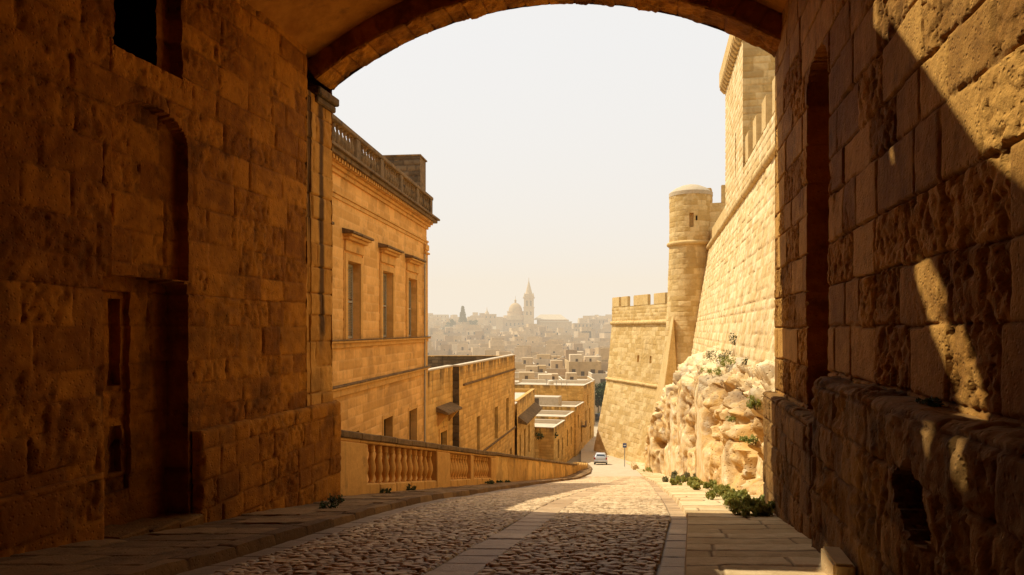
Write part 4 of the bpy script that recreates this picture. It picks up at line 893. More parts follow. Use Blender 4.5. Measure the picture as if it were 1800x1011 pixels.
# ------------------------------------------------------------------ plants
def leaves(centres, rad, n, size, seed, up=.4, flat=1.):
    """small leaf faces through a set of lumps; returns verts, quads, tint"""
    rg = np.random.default_rng(seed); centres = np.array(centres, float); rad = np.array(rad, float)
    k = rg.integers(0, len(centres), n); d = rg.normal(size=(n, 3)); d /= np.linalg.norm(d, axis=1, keepdims=True)
    r = rg.random(n) ** .45; p = centres[k] + d * (rad[k] * r)[:, None] * np.array([1, 1, flat])
    a = rg.normal(size=(n, 3)); a[:, 2] += up; a /= np.linalg.norm(a, axis=1, keepdims=True)
    b = np.cross(a, rg.normal(size=(n, 3))); b /= np.linalg.norm(b, axis=1, keepdims=True)
    s = size * (.6 + .8 * rg.random(n))[:, None]
    v = np.stack([p - b * s * .35, p + a * s * .5 - b * s * .0 + b * s * .35 * 0 - a * s * 0, p + a * s, p + b * s * .35 + a * s * .45], 1)
    v[:, 1] = p + a * s * .45 - b * s * .38
    tint = np.clip(.25 + .5 * (r - .3) + .35 * (d[:, 2] * .6) + rg.normal(0, .16, n), 0, 1)
    att = np.repeat(np.stack([tint, tint, tint, tint * 0 + 1], -1), 4, 0)
    return v.reshape(-1, 3), np.arange(n * 4).reshape(-1, 4), att
def bush(name, c, w, h, n, label, seed, mat='leaf', size=.09, cat='plant', group=None, lumps=13, depth=None, up=.4):
    rg = np.random.default_rng(seed); depth = depth or w * .6
    cs = [(rg.uniform(-.5, .5) * w, rg.uniform(-.5, .5) * depth, h * rg.uniform(.1, .62)) for _ in range(lumps)]
    rs = [h * rg.uniform(.2, .42) for _ in range(lumps)]
    rt_ = root(name, c, label, cat, group)
    v, q, a = leaves(cs, rs, n, size, seed, up); v[:, 2] = np.maximum(v[:, 2], -.05)
    link('foliage', quads_mesh('foliage', v, q, M[mat], a, False), rt_)
    st = MB()
    for x, y, z in cs[:6]: st.tube(np.array(c) + [x * .3, y * .3, -.08], np.array(c) + [x, y, z], .012, .006, 4)
    st.build('stem', M['bark'], rt_); return rt_
def gpt(px, py, off=.12):
    Y = 10.
    for _ in range(60): Y = .5 * Y + .5 * (-(zf(Y) + off) * F / (py - HY))
    return P(px, py, Y)
for i, (px, py, w, h, n, lab) in enumerate([
    (1330, 906, 1.0, .30, 1700, 'leafy green weed clump nearest the gateway jamb at the rock foot'),
    (1300, 893, .9, .34, 1700, 'tall bright green weed clump at the rock foot by the pavement'),
    (1272, 879, .9, .35, 1600, 'low small weed tuft between the larger weed clumps at the rock foot'),
    (1234, 861, 1.4, .30, 1300, 'rounded green weed clump halfway along the rock foot'),
    (1208, 852, 2.0, .32, 1100, 'spreading pale green weed clump farther along the rock foot'),
    (1190, 846, 2.6, .45, 2000, 'farther dry green weed patch along the rock foot'),
    (1143, 830, 1.8, .5, 500, 'farthest green tuft at the rock foot near the sign')]):
    c = gpt(px, py); c[0] += .1; bush('weed_clump', c, w, h, n, lab, 200 + i, 'leaf' if i != 5 else 'leaf_dry', .075 if i < 3 else .11, 'weed', up=1.6)
def rock_pt(px, py):
    p = ROCK.reshape(-1, 3); x = CX + F * p[:, 0] / p[:, 1]; y = HY - F * p[:, 2] / p[:, 1]
    d = (x - px) ** 2 + (y - py) ** 2; i = np.where(d < d.min() + 12)[0]; return p[i[np.argmin(p[i, 1])]]
for i, (px, py, w, h, n, lab, mt) in enumerate([
    (1266, 634, 1.3, .8, 500, 'dry grey-green shrub on the crest of the rock', 'leaf_dry'), (1280, 640, 1.0, .6, 400, 'small green shrub on the rock crest against the wall', 'leaf'),
    (1255, 656, 1.5, .5, 450, 'low green cushion plant on the rock below the crest shrubs', 'leaf'), (1331, 712, .5, .4, 400, 'green tuft in the notch of the rock by the wall foot', 'leaf'),
    (1290, 733, .5, .2, 200, 'little creeping plant on the middle rock shelf', 'leaf'), (1322, 772, .8, .2, 400, 'creeping green plant on the near rock shelf', 'leaf'),
    ]):
    c = rock_pt(px, py); bush('rock_shrub', c - np.array([0, 0, .05]), w, h, n, lab, 300 + i, mt, .08, 'shrub')
def wall_hit(px, py):     # point of the battered curtain wall behind a pixel
    d = P(px, py, 1.); nrm = CN + np.array([0, 0, 1.]) * BAT; o = co_ - CN * (-BAT * CZ) ; return d * np.dot(o, nrm) / np.dot(d, nrm)
c = wall_hit(1293, 604); bush('wall_plant', c + CN * .05, .2, .75, 90, 'caper plant growing out of the sunlit fortress wall above the rocks', 331, 'leaf_dark', .09, 'plant')
c = wall_hit(1312, 640); bush('wall_plant', c + CN * .05, .2, .4, 60, 'second smaller plant rooted in the fortress wall just above the crest', 332, 'leaf_dark', .08, 'plant')
for i, (px, py, w, h, n, lab) in enumerate([
    (592, 884, .3, .24, 260, 'dark weed in the corner of the left gateway plinth'), (578, 893, .34, .14, 220, 'flat dark weed at the foot of the left gateway wall'),
    (680, 862, .5, .26, 300, 'dark weed under the first balusters'), (720, 858, .45, .36, 320, 'dark weed under the middle balusters'),
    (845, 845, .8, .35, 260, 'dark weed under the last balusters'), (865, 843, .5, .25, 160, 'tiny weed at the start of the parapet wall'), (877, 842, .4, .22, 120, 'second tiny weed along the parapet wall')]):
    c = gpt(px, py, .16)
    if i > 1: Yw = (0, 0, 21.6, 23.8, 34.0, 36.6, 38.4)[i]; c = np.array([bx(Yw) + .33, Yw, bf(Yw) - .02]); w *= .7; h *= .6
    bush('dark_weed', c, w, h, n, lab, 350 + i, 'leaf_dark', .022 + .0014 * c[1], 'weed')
c = P(1633, 730, 6.5); t_ = (1633 - CX) / F; Yq = (VR - .12) / (t_ * CT - ST); c = np.array([t_ * Yq, Yq, -.68]); bush('ledge_weed', c, .16, .10, 220, 'little dark weed rooted on the ledge of the right gateway wall', 360, 'leaf_dark', .03, 'weed')
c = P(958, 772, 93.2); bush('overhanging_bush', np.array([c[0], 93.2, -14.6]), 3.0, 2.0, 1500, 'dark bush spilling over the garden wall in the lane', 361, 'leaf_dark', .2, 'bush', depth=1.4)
def tree(name, c, h, w, n, label, seed, mat='leaf_dark', size=.45, trunk=.16, lumps=14, group=None):
    rg = np.random.default_rng(seed); r = root(name, c, label, 'tree', group); c = np.array(c, float)
    cs = []; 
    tb = MB(); top = c + [0, 0, h * .55]; tb.tube(c - [0, 0, .4], c + [w * .02, 0, h * .3], trunk, trunk * .75, 7); tb.tube(c + [w * .02, 0, h * .3], top, trunk * .75, trunk * .4, 7)
    for k in range(lumps):
        a = rg.uniform(0, 6.28); rr = w * .5 * math.sqrt(rg.random()) * .85; z = h * rg.uniform(.38, .9); p = c + [rr * math.cos(a), rr * math.sin(a), z]
        cs.append(p - c); tb.tube(c + [0, 0, h * rg.uniform(.2, .45)], p, trunk * .35, trunk * .1, 5)
    tb.build('trunk', M['bark'], r)
    v, q, a = leaves(cs, [w * rg.uniform(.12, .24) for _ in cs], n, size, seed); link('crown', quads_mesh('crown', v, q, M[mat], a, False), r); return r

# ------------------------------------------------------------------ car
def paint(name, col):
    t = NT(name); pos = t.n('ShaderNodeTexCoord').outputs['Object']
    c = t.mix(t.ramp(t.noise(pos, 3, 4), .4, .8, 0, .25), col, (.45, .38, .28)); return t.bsdf(c, .35, None, .5, **{'Coat Weight': .4})
M['car_white'] = paint('white car paint', (.48, .46, .43)); M['glass'] = plain('tinted car glass', (.03, .035, .04), .08, .1, 2., spec=.8, bump=0)
M['tyre'] = plain('tyre rubber', (.02, .02, .02), .85, .2, 9.); M['lamp_red'] = plain('red lamp lens', (.35, .02, .015), .25, .1, 5., spec=.5); M['chrome'] = plain('bright trim', (.55, .55, .55), .25, .1, 5., metal=.8)
def car(c, head, label, paintm, pitch=0., nm='parked_car'):
    """small hatchback; heading along +y of its own frame, rear toward the viewer"""
    r = root(nm, c, label, 'car'); r.rotation_euler = (pitch, 0, head)
    def own(mb, name, mat, par=r, **k):
        me_o = mb.build(name, mat, None, **k); me_o.parent = par; return me_o
    st = [(-1.92, .42, .80, .84, .62, .60), (-1.88, .30, .88, 1.0, .78, .66), (-1.62, .24, .94, 1.36, .83, .60), (-1.2, .22, .96, 1.50, .84, .60), (-.4, .22, .96, 1.54, .84, .61), (.25, .22, .95, 1.49, .84, .59), (.85, .22, .94, 1.0, .83, .62), (1.5, .25, .86, .88, .80, .62), (1.84, .32, .70, .72, .70, .55), (1.9, .4, .6, .62, .6, .5)]
    mb = MB(); n = 12; vs = []
    for y, zb, zs, zt, w, wr in st:
        ring = [(-w * .9, zb), (-w, zb + .15), (-w * 1.01, (zb + zs) / 2), (-w * .97, zs), (-wr, zt - .06), (-wr * .8, zt), (wr * .8, zt), (wr, zt - .06), (w * .97, zs), (w * 1.01, (zb + zs) / 2), (w, zb + .15), (w * .9, zb)]
        vs += [(x, y, z) for x, z in ring]
    k = len(st); fs = [(j * n + i, j * n + (i + 1) % n, (j + 1) * n + (i + 1) % n, (j + 1) * n + i) for j in range(k - 1) for i in range(n)] + [tuple(range(n)), tuple(range((k - 1) * n, k * n))]
    mb.add(vs, fs); own(mb, 'body', paintm, smooth=True)
    g = MB(); g.add([(-.58, -1.862, 1.02), (.58, -1.862, 1.02), (.50, -1.655, 1.33), (-.50, -1.655, 1.33)], [(0, 1, 2, 3)]); own(g, 'rear_window', M['glass'])
    g = MB(); g.add([(-.56, .85, 1.03), (.56, .85, 1.03), (.52, .34, 1.43), (-.52, .34, 1.43)], [(0, 1, 2, 3)]); own(g, 'windscreen', M['glass'])
    for s in (-1, 1):
        g = MB(); g.add([(s * .84, -1.5, .99), (s * .84, .62, .98), (s * .64, .2, 1.42), (s * .645, -1.3, 1.42)], [(0, 1, 2, 3)]); own(g, 'side_window', M['glass'])
        l = MB(); l.box((s * .76 - .09, -1.93, .68), (.18, 0, 0), (0, .1, 0), (0, 0, .26)); own(l, 'tail_lamp', M['lamp_red'], bevel=.02)
        m = MB(); m.box((s * .86, .45, .95), (s * .16, 0, 0), (0, .09, 0), (0, 0, .12)); own(m, 'wing_mirror', paintm, bevel=.02)
        for y in (-1.22, 1.2):
            w = MB(); w.tube((s * .66, y, .29), (s * .85, y, .29), .29, None, 18); t = own(w, 'tyre', M['tyre'], bevel=.02)
            h = MB(); h.tube((s * .845, y, .29), (s * .862, y, .29), .18, .16, 14); own(h, 'rim', M['chrome'], t)
    b = MB(); b.box((-.78, -1.97, .36), (1.56, 0, 0), (0, .14, 0), (0, 0, .2)); own(b, 'bumper', paintm, bevel=.04)
    b = MB(); b.box((-.7, -1.94, .22), (1.4, 0, 0), (0, .1, 0), (0, 0, .13)); own(b, 'bumper_valance', M['tyre'], bevel=.02)
    b = MB(); b.box((-.26, -1.985, .44), (.52, 0, 0), (0, .015, 0), (0, 0, .11)); own(b, 'number_plate', M['sign_white'])
    return r
cc = P(1056, 817, 93.); cz_ = zf(cc[1]) + .01
car((cc[0], cc[1], cz_), math.radians(-8), 'small white hatchback driving away down the road, seen from behind', M['car_white'], math.atan2(zf(94) - zf(92), 2.), 'white_car')
M['car_dark'] = paint('dark car paint', (.05, .052, .06)); M['car_silver'] = paint('silver car paint', (.5, .5, .5))
car((1047 * .0 + P(1048, 738, 146)[0], 146, zf(146) + .02), math.radians(80), 'dark car parked beyond the lane, half hidden by the bastion', M['car_dark'])
car((P(1052, 735, 148)[0] + .9, 149.2, zf(149) + .02), math.radians(80), 'pale silver car parked behind the dark one beyond the lane', M['car_silver'])
# road sign
sc_ = P(1098, 812, 86.); sz = zf(86.) + .1
sg = root('road_sign', (sc_[0], 86., sz), 'slim pole with a small blue and white sign beside the bend', 'road sign')
mb = MB(); mb.tube((sc_[0], 86, sz - .3), (sc_[0], 86, sz + 2.75), .045, None, 8); mb.build('pole', M['metal'], sg, smooth=True)
mb = MB(); mb.box((sc_[0] - .23, 85.93, sz + 2.2), (.46, 0, 0), (0, .03, 0), (0, 0, .54)); sgp = mb.build('sign_panel', M['sign_blue'], sg, bevel=.01)
mb = MB(); mb.box((sc_[0] - .15, 85.918, sz + 2.4), (.30, 0, 0), (0, .011, 0), (0, 0, .14)); mb.build('sign_symbol', M['sign_white'], sgp)
# rounded marker wall where the pavement ends at the bend
mk = MB(); e0, e1 = np.array([13.95, 83.5, zf(83.5) - .3]), np.array([13.15, 77.2, zf(77.2) - .3])
mk.add([e0, e1, e1 + [.55, 0, 0], e0 + [.55, 0, 0], e0 + [0, 0, 1.05], e1 + [0, 0, .85], e1 + [.55, 0, .85], e0 + [.55, 0, 1.05]], [(0, 1, 2, 3), (4, 5, 6, 7), (0, 1, 5, 4), (1, 2, 6, 5), (2, 3, 7, 6), (3, 0, 4, 7)])
o = mk.build('verge_kerb', M['paving'], None, (13.8, 80, -16), bevel=.14, seg=3, smooth=True); tag(o, 'low rounded pale stone edging at the end of the right pavement', 'kerb')
# ------------------------------------------------------------------ town on the far hillside
def wall_brick(name, a, b, dk):
    return stone(name, a, b, (.2, .14, .08), stain=dk, stain_amt=.4, bump=.2, bscale=1.2, use_attr=False, pit=.2, streak=.4, ns=.25)
TW = [wall_brick('town wall pale', (.64, .47, .275), (.48, .335, .175), (.3, .2, .12)), wall_brick('town wall ochre', (.57, .395, .20), (.43, .285, .13), (.24, .16, .09)), wall_brick('town wall cream', (.72, .56, .36), (.58, .43, .25), (.36, .28, .18)), wall_brick('town wall brown', (.45, .31, .17), (.34, .22, .115), (.17, .11, .065))]
def town_mesh(seed, w, d, h):
    """a flat-roofed house body: storeys stepped back, parapet rim, window and door openings set into the walls"""
    rg = random.Random(seed); mb = MB(); blocks = [(-w / 2, -d / 2, w, d, h)]
    if rg.random() < .75: ww = w * rg.uniform(.35, .7); x = rg.choice([-w / 2, w / 2 - ww]); blocks.append((x, -d / 2 + d * rg.uniform(.05, .4), ww, d * .55, h + rg.uniform(2., 3.2)))
    if rg.random() < .5: ww = w * rg.uniform(.3, .5); blocks.append((rg.choice([-w / 2 - ww, w / 2]), -d / 2 + .4, ww, d * .7, h * rg.uniform(.55, .8)))
    for x, y, bw, bd, bh in blocks:
        p = .35; t = .3
        o = np.array([x, y, -4.])
        V_ = [(x, y, -4), (x + bw, y, -4), (x + bw, y + bd, -4), (x, y + bd, -4), (x, y, bh), (x + bw, y, bh), (x + bw, y + bd, bh), (x, y + bd, bh),
              (x + t, y + t, bh), (x + bw - t, y + t, bh), (x + bw - t, y + bd - t, bh), (x + t, y + bd - t, bh), (x + t, y + t, bh - p), (x + bw - t, y + t, bh - p), (x + bw - t, y + bd - t, bh - p), (x + t, y + bd - t, bh - p)]
        mb.add(V_, [(0, 1, 5, 4), (1, 2, 6, 5), (2, 3, 7, 6), (3, 0, 4, 7), (4, 5, 9, 8), (5, 6, 10, 9), (6, 7, 11, 10), (7, 4, 8, 11), (8, 9, 13, 12), (9, 10, 14, 13), (10, 11, 15, 14), (11, 8, 12, 15)])
        mb.add(V_[12:], [(0, 1, 2, 3)], 1)
        for side in range(4):
            L = bw if side % 2 == 0 else bd; k = max(1, int(L / rg.uniform(2.6, 3.6)))
            for fl in range(max(1, int(bh / 3.2))):
                for j in range(k):
                    if rg.random() < .3: continue
                    u = L * (j + .5) / k + rg.uniform(-.3, .3); wz = fl * 3.2 + rg.uniform(.7, 1.1); wh = rg.choice([1.1, 1.5, 1.9]); ww = rg.uniform(.55, .9)
                    if wz + wh > bh - .5: continue
                    e, n, oo = [((1, 0), (0, -1), (x, y)), ((0, 1), (1, 0), (x + bw, y)), ((-1, 0), (0, 1), (x + bw, y + bd)), ((0, -1), (-1, 0), (x, y + bd))][side]
                    b = np.array([oo[0] + e[0] * (u - ww / 2) + n[0] * .02, oo[1] + e[1] * (u - ww / 2) + n[1] * .02, wz])
                    mb.add([b, b + np.array([e[0] * ww, e[1] * ww, 0]), b + np.array([e[0] * ww, e[1] * ww, wh]), b + np.array([0, 0, wh])], [(0, 1, 2, 3)], 2)
                    if rg.random() < .35:      # sill slab or small balcony
                        mb.box(b + np.array([-e[0] * .15, -e[1] * .15, -.14]), np.array([e[0], e[1], 0]) * (ww + .3), np.array([n[0], n[1], 0]) * rg.choice([.15, .6]), (0, 0, .12))
    if rg.random() < .6:
        x = rg.uniform(-w * .3, w * .3); mb.lathe((x, rg.uniform(-.2, .2) * d, h - .3), [(.5, 0), (.5, 1.0), (.2, 1.15)], 8, 1)
    if rg.random() < .5: mb.tube((w * .3, 0, h - .3), (w * .3, 0, h + 1.8), .05, None, 4, 2)
    return mb
variants = []
for k in range(14):
    w, d, h = random.uniform(7, 14), random.uniform(8, 12), random.choice([4.2, 5.5, 6.6, 7.8, 9.0])
    mb = town_mesh(400 + k, w, d, h); o = mb.build('town_house', [TW[[0, 1, 2, 0, 3, 1, 0][k % 7]], M['roof'], M['dark']]); variants.append((o.data, h, w)); bpy.data.objects.remove(o)
def put_house(x, y, ztop, k, rz, sc, label, group):
    me, h, w = variants[k % len(variants)]; o = link('town_house', me, None, (x, y, ztop - h * sc)); o.rotation_euler.z = rz; o.scale = (sc, sc, sc); return tag(o, label, 'house', group)
rg = random.Random(21)
def hill_top(px, Y):
    return 0
count = 0
rows = []
for Y0, py in ((215, 634), (250, 628), (285, 621), (320, 613), (352, 606), (385, 599), (418, 592), (450, 585), (482, 579), (515, 573), (550, 568), (588, 563), (625, 559), (662, 557)):
    px = 742 if Y0 > 300 else 880
    step = 10.5 * F / Y0
    while px < 1090:
        p = px + rg.uniform(-.2, .2) * step; Yq = Y0 + rg.uniform(-12, 12); yy = py + rg.uniform(-4, 3.5)
        px += step * rg.uniform(.8, 1.2)
        if Y0 > 500 and 868 < p < 1010: continue       # the church and the blocks around it
        if 455 < Y0 < 560 and 968 < p < 1045 and rg.random() < .8: continue   # wooded slope
        q = P(p, yy, Yq)
        far = 'hazy pale flat-roofed house on the upper far hillside' if Y0 > 430 else 'hazy flat-roofed house on the lower far hillside'
        put_house(q[0], q[1], q[2], rg.randrange(14), rg.choice([0, 0, math.pi / 2, math.pi]) + rg.uniform(-.35, .35), rg.uniform(.8, 1.1), far, 'houses on the upper far hillside' if Y0 > 430 else 'houses on the lower far hillside'); count += 1
# nearer roofs seen over the lane
def near_house(px0, px1, ytop, Y, dep, h, wall, label, seed, rim=True, rooms=(), nwin=3):
    a, b = P(px0, ytop, Y), P(px1, ytop, Y); zt = a[2]; w = b[0] - a[0]; r = root('town_house', ((a[0] + b[0]) / 2, Y, zt - h), label, 'house')
    mb = MB(); t = .35; x, y = a[0], Y
    V_ = [(x, y, zt - h - 4), (x + w, y, zt - h - 4), (x + w, y + dep, zt - h - 4), (x, y + dep, zt - h - 4), (x, y, zt), (x + w, y, zt), (x + w, y + dep, zt), (x, y + dep, zt), (x + t, y + t, zt), (x + w - t, y + t, zt), (x + w - t, y + dep - t, zt), (x + t, y + dep - t, zt), (x + t, y + t, zt - .6), (x + w - t, y + t, zt - .6), (x + w - t, y + dep - t, zt - .6), (x + t, y + dep - t, zt - .6)]
    mb.add(V_, [(0, 1, 5, 4), (1, 2, 6, 5), (2, 3, 7, 6), (3, 0, 4, 7), (8, 9, 13, 12), (9, 10, 14, 13), (10, 11, 15, 14), (11, 8, 12, 15)]); mb.build('wall', wall, r)
    mb = MB(); mb.add(V_[12:], [(0, 1, 2, 3)]); mb.build('roof', M['roof'], r)
    mb = MB(); mb.add([(X_, Y_, Z_ + .002) for X_, Y_, Z_ in V_[4:12]], [(0, 1, 5, 4), (1, 2, 6, 5), (2, 3, 7, 6), (3, 0, 4, 7)]); mb.build('parapet', M['white'] if rim else wall, r)
    rg2 = random.Random(seed)
    for k in range(nwin):
        u = w * (k + .5) / nwin + rg2.uniform(-.5, .5); wz = zt - rg2.choice([2.6, 3.0, 3.4]); ww = rg2.uniform(.8, 1.3); wh = rg2.uniform(1.1, 1.7)
        m2 = MB(); m2.box((x + u, y - .03, wz), (ww, 0, 0), (0, .06, 0), (0, 0, wh)); f = m2.build('window', M['dark'], r)
        m3 = MB(); m3.box((x + u - .15, y - .12, wz - .16), (ww + .3, 0, 0), (0, .15, 0), (0, 0, .14)); m3.build('sill', M['white'], f)
    for (u, v, sx, sy, sh) in rooms:
        m2 = MB(); m2.box((x + w * u, y + dep * v, zt - .6), (sx, 0, 0), (0, sy, 0), (0, 0, sh * .8)); q = m2.build('roof_room', TW[rg2.randrange(3)], r, bevel=.04)
        m3 = MB(); m3.box((x + w * u + sx * rg2.uniform(.1, .5), y + dep * v - .03, zt - .55), (rg2.uniform(.5, .9), 0, 0), (0, .05, 0), (0, 0, sh * .8 * rg2.uniform(.45, .7))); m3.build('roof_room_door', M['dark'], q)
    return r
near_house(880, 990, 672, 132, 14, 9, TW[0], 'nearest pale town house behind the lane, with whitewashed roof rooms', 1, rooms=((.3, .5, 3., 3., 2.5), (.62, .3, 2.6, 3, 2.2), (.8, .6, 2., 3., 2.)), nwin=3)
near_house(988, 1046, 668, 140, 12, 8, TW[1], 'ochre town house with white roof edge right of the nearest pale one', 2, rooms=((.2, .5, 2.2, 2.5, 2.),), nwin=2)
near_house(1000, 1057, 636, 168, 14, 10, TW[1], 'square ochre town house with two dark windows facing the viewer', 3, rim=False, nwin=4, rooms=((.1, .4, 3., 4, 2.6), (.6, .5, 4, 4, 2.)))
near_house(1040, 1075, 657, 160, 10, 6, TW[2], 'small pale grey town house beside the trees near the bastion', 4, nwin=1)
near_house(900, 962, 655, 158, 12, 8, TW[2], 'cream town house with roof huts just above the nearest pale one', 5, rooms=((.4, .4, 3, 3, 2.2), (.75, .4, 2, 3, 2.4)), nwin=4)
near_house(955, 1006, 648, 176, 12, 8, TW[0], 'pale town house left of the square ochre one', 6, rooms=((.3, .4, 3, 3, 3),), nwin=3)
near_house(896, 940, 640, 190, 12, 8, TW[1], 'ochre town house at the left end of the near rooftops', 7, rooms=((.5, .4, 3, 3, 2.6),), nwin=3)
near_house(935, 985, 633, 205, 12, 8, TW[2], 'cream town house on the rise behind the near rooftops', 8, rooms=((.2, .4, 4, 3, 2.6), (.7, .4, 3, 3, 2.)), nwin=4)
near_house(985, 1032, 629, 208, 12, 8, TW[0], 'pale town house on the rise with a stepped roof, right of the cream one', 9, rooms=((.3, .4, 5, 4, 2.8),), nwin=4)
near_house(1055, 1092, 640, 190, 12, 10, TW[3], 'brown town house tucked against the bastion edge', 10, rim=False, nwin=2)
# church
chs = TW[0]; YC = 560.
ch = root('church', P(925, 592, YC), 'large hazy church with dome and pointed bell tower on the skyline', 'church')
def pbox(mb, px0, px1, yt, yb, Y, dep, mi=0): a, b = P(px0, yb, Y), P(px1, yt, Y); mb.box((a[0], Y, a[2]), (b[0] - a[0], 0, 0), (0, dep, 0), (0, 0, b[2] - a[2]), mi); return mb
mb = MB(); pbox(mb, 884, 932, 559, 600, 556, 22); pbox(mb, 872, 883.9, 557, 600, 552, 16); mb.build('transept', TW[0], ch)
mb = MB(); a, b = P(945, 600, 558), P(1000, 562, 558); mb.box((a[0], 558, a[2]), (b[0] - a[0], 0, 0), (0, 16, 0), (0, 0, b[2] - a[2])); mb.build('nave', TW[1], ch)
mb = MB(); a, b = P(937, 562, 557), P(998, 562, 557); h_ = P(0, 552.5, 557)[2] - a[2]
mb.add([a + [0, 0, .05], b + [0, 0, .05], b + [-5, 8, h_], a + [6, 8, h_], a + [0, 16, .05], b + [0, 16, .05]], [(0, 1, 2, 3), (4, 3, 2, 5), (0, 3, 4), (1, 5, 2), (0, 4, 5, 1)]); mb.build('nave_roof', M['roof'], ch)
mb = MB(); pbox(mb, 950, 1006, 565, 566.4, 553, 4); mb.build('aisle_roof', M['white'], ch)
mb = MB(); pbox(mb, 950, 1005, 566.4, 600, 553.5, 4); mb.build('aisle', TW[1], ch)
dc = P(906, 552, 562); dc[2] = P(0, 556, 562)[2]
mb = MB(); mb.lathe(dc, [(9.5, -3), (9.5, .6), (7.0, .7), (6.4, .8), (6.4, 3.2), (6.8, 3.4), (6.8, 3.9), (5.6, 4.0)], 16); mb.build('drum', TW[0], ch)
mb = MB(); mb.lathe(dc, [(5.6, 4.0)] + [(5.4 * math.cos(t), 4.0 + 6.6 * math.sin(t)) for t in np.linspace(0, 1.42, 9)] + [(.75, 10.6), (.75, 12.4), (1.0, 12.5), (.5, 13.2), (.12, 13.5), (.12, 16)], 16); mb.build('dome', TW[1], ch, smooth=True)
tc2 = P(929.5, 600, 557); wz = 8.4
def sq(mb, w, z0, z1, mi=0): mb.box((tc2[0] - w / 2, 557 - w / 2, z0), (w, 0, 0), (0, w, 0), (0, 0, z1 - z0), mi); return mb
zz = lambda y: P(0, y, 557)[2]
mb = MB(); sq(mb, 8.0, zz(606), zz(541.5)); sq(mb, 8.9, zz(541.5), zz(540.2)); sq(mb, 7.6, zz(540.2), zz(524.5)); sq(mb, 9.2, zz(524.5), zz(523)); sq(mb, 6.6, zz(523), zz(517)); tow = mb.build('bell_tower', TW[0], ch)
for sx in (-1, 1):
    for y0, y1 in ((529, 538), (548, 554)):
        m2 = MB(); m2.box((tc2[0] + sx * 1.5 - .55, 557 - 4.05, zz(y1)), (1.1, 0, 0), (0, .5, 0), (0, 0, zz(y0) - zz(y1))); m2.build('bell_opening', M['dark'], tow)
mb = MB(); mb.lathe((tc2[0], 557, zz(517.2)), [(3.2, 0), (2.6, 1.2), (.25, zz(494) - zz(517.2)), (.12, zz(488) - zz(517.2))], 8); mb.build('spire', TW[0], ch)
mb = MB()
for sx in (-1, 1):
    for sy in (-1, 1): mb.lathe((tc2[0] + sx * 3.4, 557 + sy * 3.4, zz(523.2)), [(.7, 0), (.7, 1.2), (.05, 3.6)], 6)
mb.build('pinnacle', TW[0], ch)
for k in range(6):
    m2 = MB(); a = P(889 + k * 7.2, 573, 555.9); m2.box((a[0], 555.85, a[2]), (1.1, 0, 0), (0, .2, 0), (0, 0, 2.4)); m2.build('window', M['dark'], ch)
def block(nm, px0, px1, yt, yb, Y, dep, wall, label, rowsn, cols, cat='building'):
    r = root(nm, P((px0 + px1) / 2, yb, Y), label, cat); mb = MB(); pbox(mb, px0, px1, yt, yb, Y, dep); mb.build('wall', wall, r)
    mb = MB(); pbox(mb, px0 - .3, px1 + .3, yt - .9, yt - .02, Y - .3, dep + .6); mb.build('roof', M['roof'], r)
    for i in range(rowsn):
        for j in range(cols):
            if random.random() < .2: continue
            a = P(px0 + (px1 - px0) * (j + .5) / cols, yt + (yb - yt) * (i + .75) / (rowsn + .6), Y - .05); m2 = MB(); m2.box(a, (1.0, 0, 0), (0, .1, 0), (0, 0, 1.9)); m2.build('window', M['dark'], r)
    return r
block('large_building', 908, 964, 572, 602, 530, 16, TW[1], 'big plain hazy building with rows of windows in front of the church', 3, 8)
block('hillside_building', 948, 1012, 579, 606, 500, 14, TW[0], 'long hazy building among trees below the church nave', 2, 9)
block('hillside_building', 1008, 1040, 569, 598, 520, 14, TW[1], 'tall hazy building on the slope right of the church', 3, 5)
block('hillside_building', 1036, 1090, 562, 590, 560, 14, TW[3], 'broad hazy building on the skyline beside the bastion', 3, 8)
block('hillside_building', 850, 872, 553, 575, 600, 12, TW[1], 'square hazy building on the skyline left of the dome', 2, 3)
cl = root('small_spire', P(856, 562, 620), 'tiny hazy steeple on the skyline left of the dome', 'steeple'); q0 = P(856, 562, 620)
mb = MB(); mb.box(q0 - np.array([2.6, 2.6, 3]), (5.2, 0, 0), (0, 5.2, 0), (0, 0, 5.5)); mb.build('tower', TW[0], cl)
mb = MB(); mb.lathe(q0 + np.array([0, 0, 2.52]), [(2.6, 0), (2.4, 1.6), (1.6, 3.6), (.4, 5.6), (.1, 8.4)], 10); mb.build('cap', TW[0], cl)
# tiered pine on the skyline
pc_ = P(813.5, 568, 520); pt = root('tall_pine', pc_, 'tall tiered dark pine standing on the hazy skyline', 'tree')
mb = MB(); mb.tube(pc_ - [0, 0, 2], pc_ + [0, 0, 12.6], .35, .08, 6); mb.build('trunk', M['bark'], pt)
cs, rs = [], []
for k in range(11):
    z = 1.2 + k * 1.05; rad = 3.6 * (1 - k / 12.5)
    for j in range(7): a = j * .9 + k; cs.append((rad * .62 * math.cos(a), rad * .62 * math.sin(a), z)); rs.append(rad * .36)
v, q, a = leaves(cs, rs, 2600, .75, 5, flat=.35); link('crown', quads_mesh('crown', v, q, M['leaf_dark'], a, False), pt)
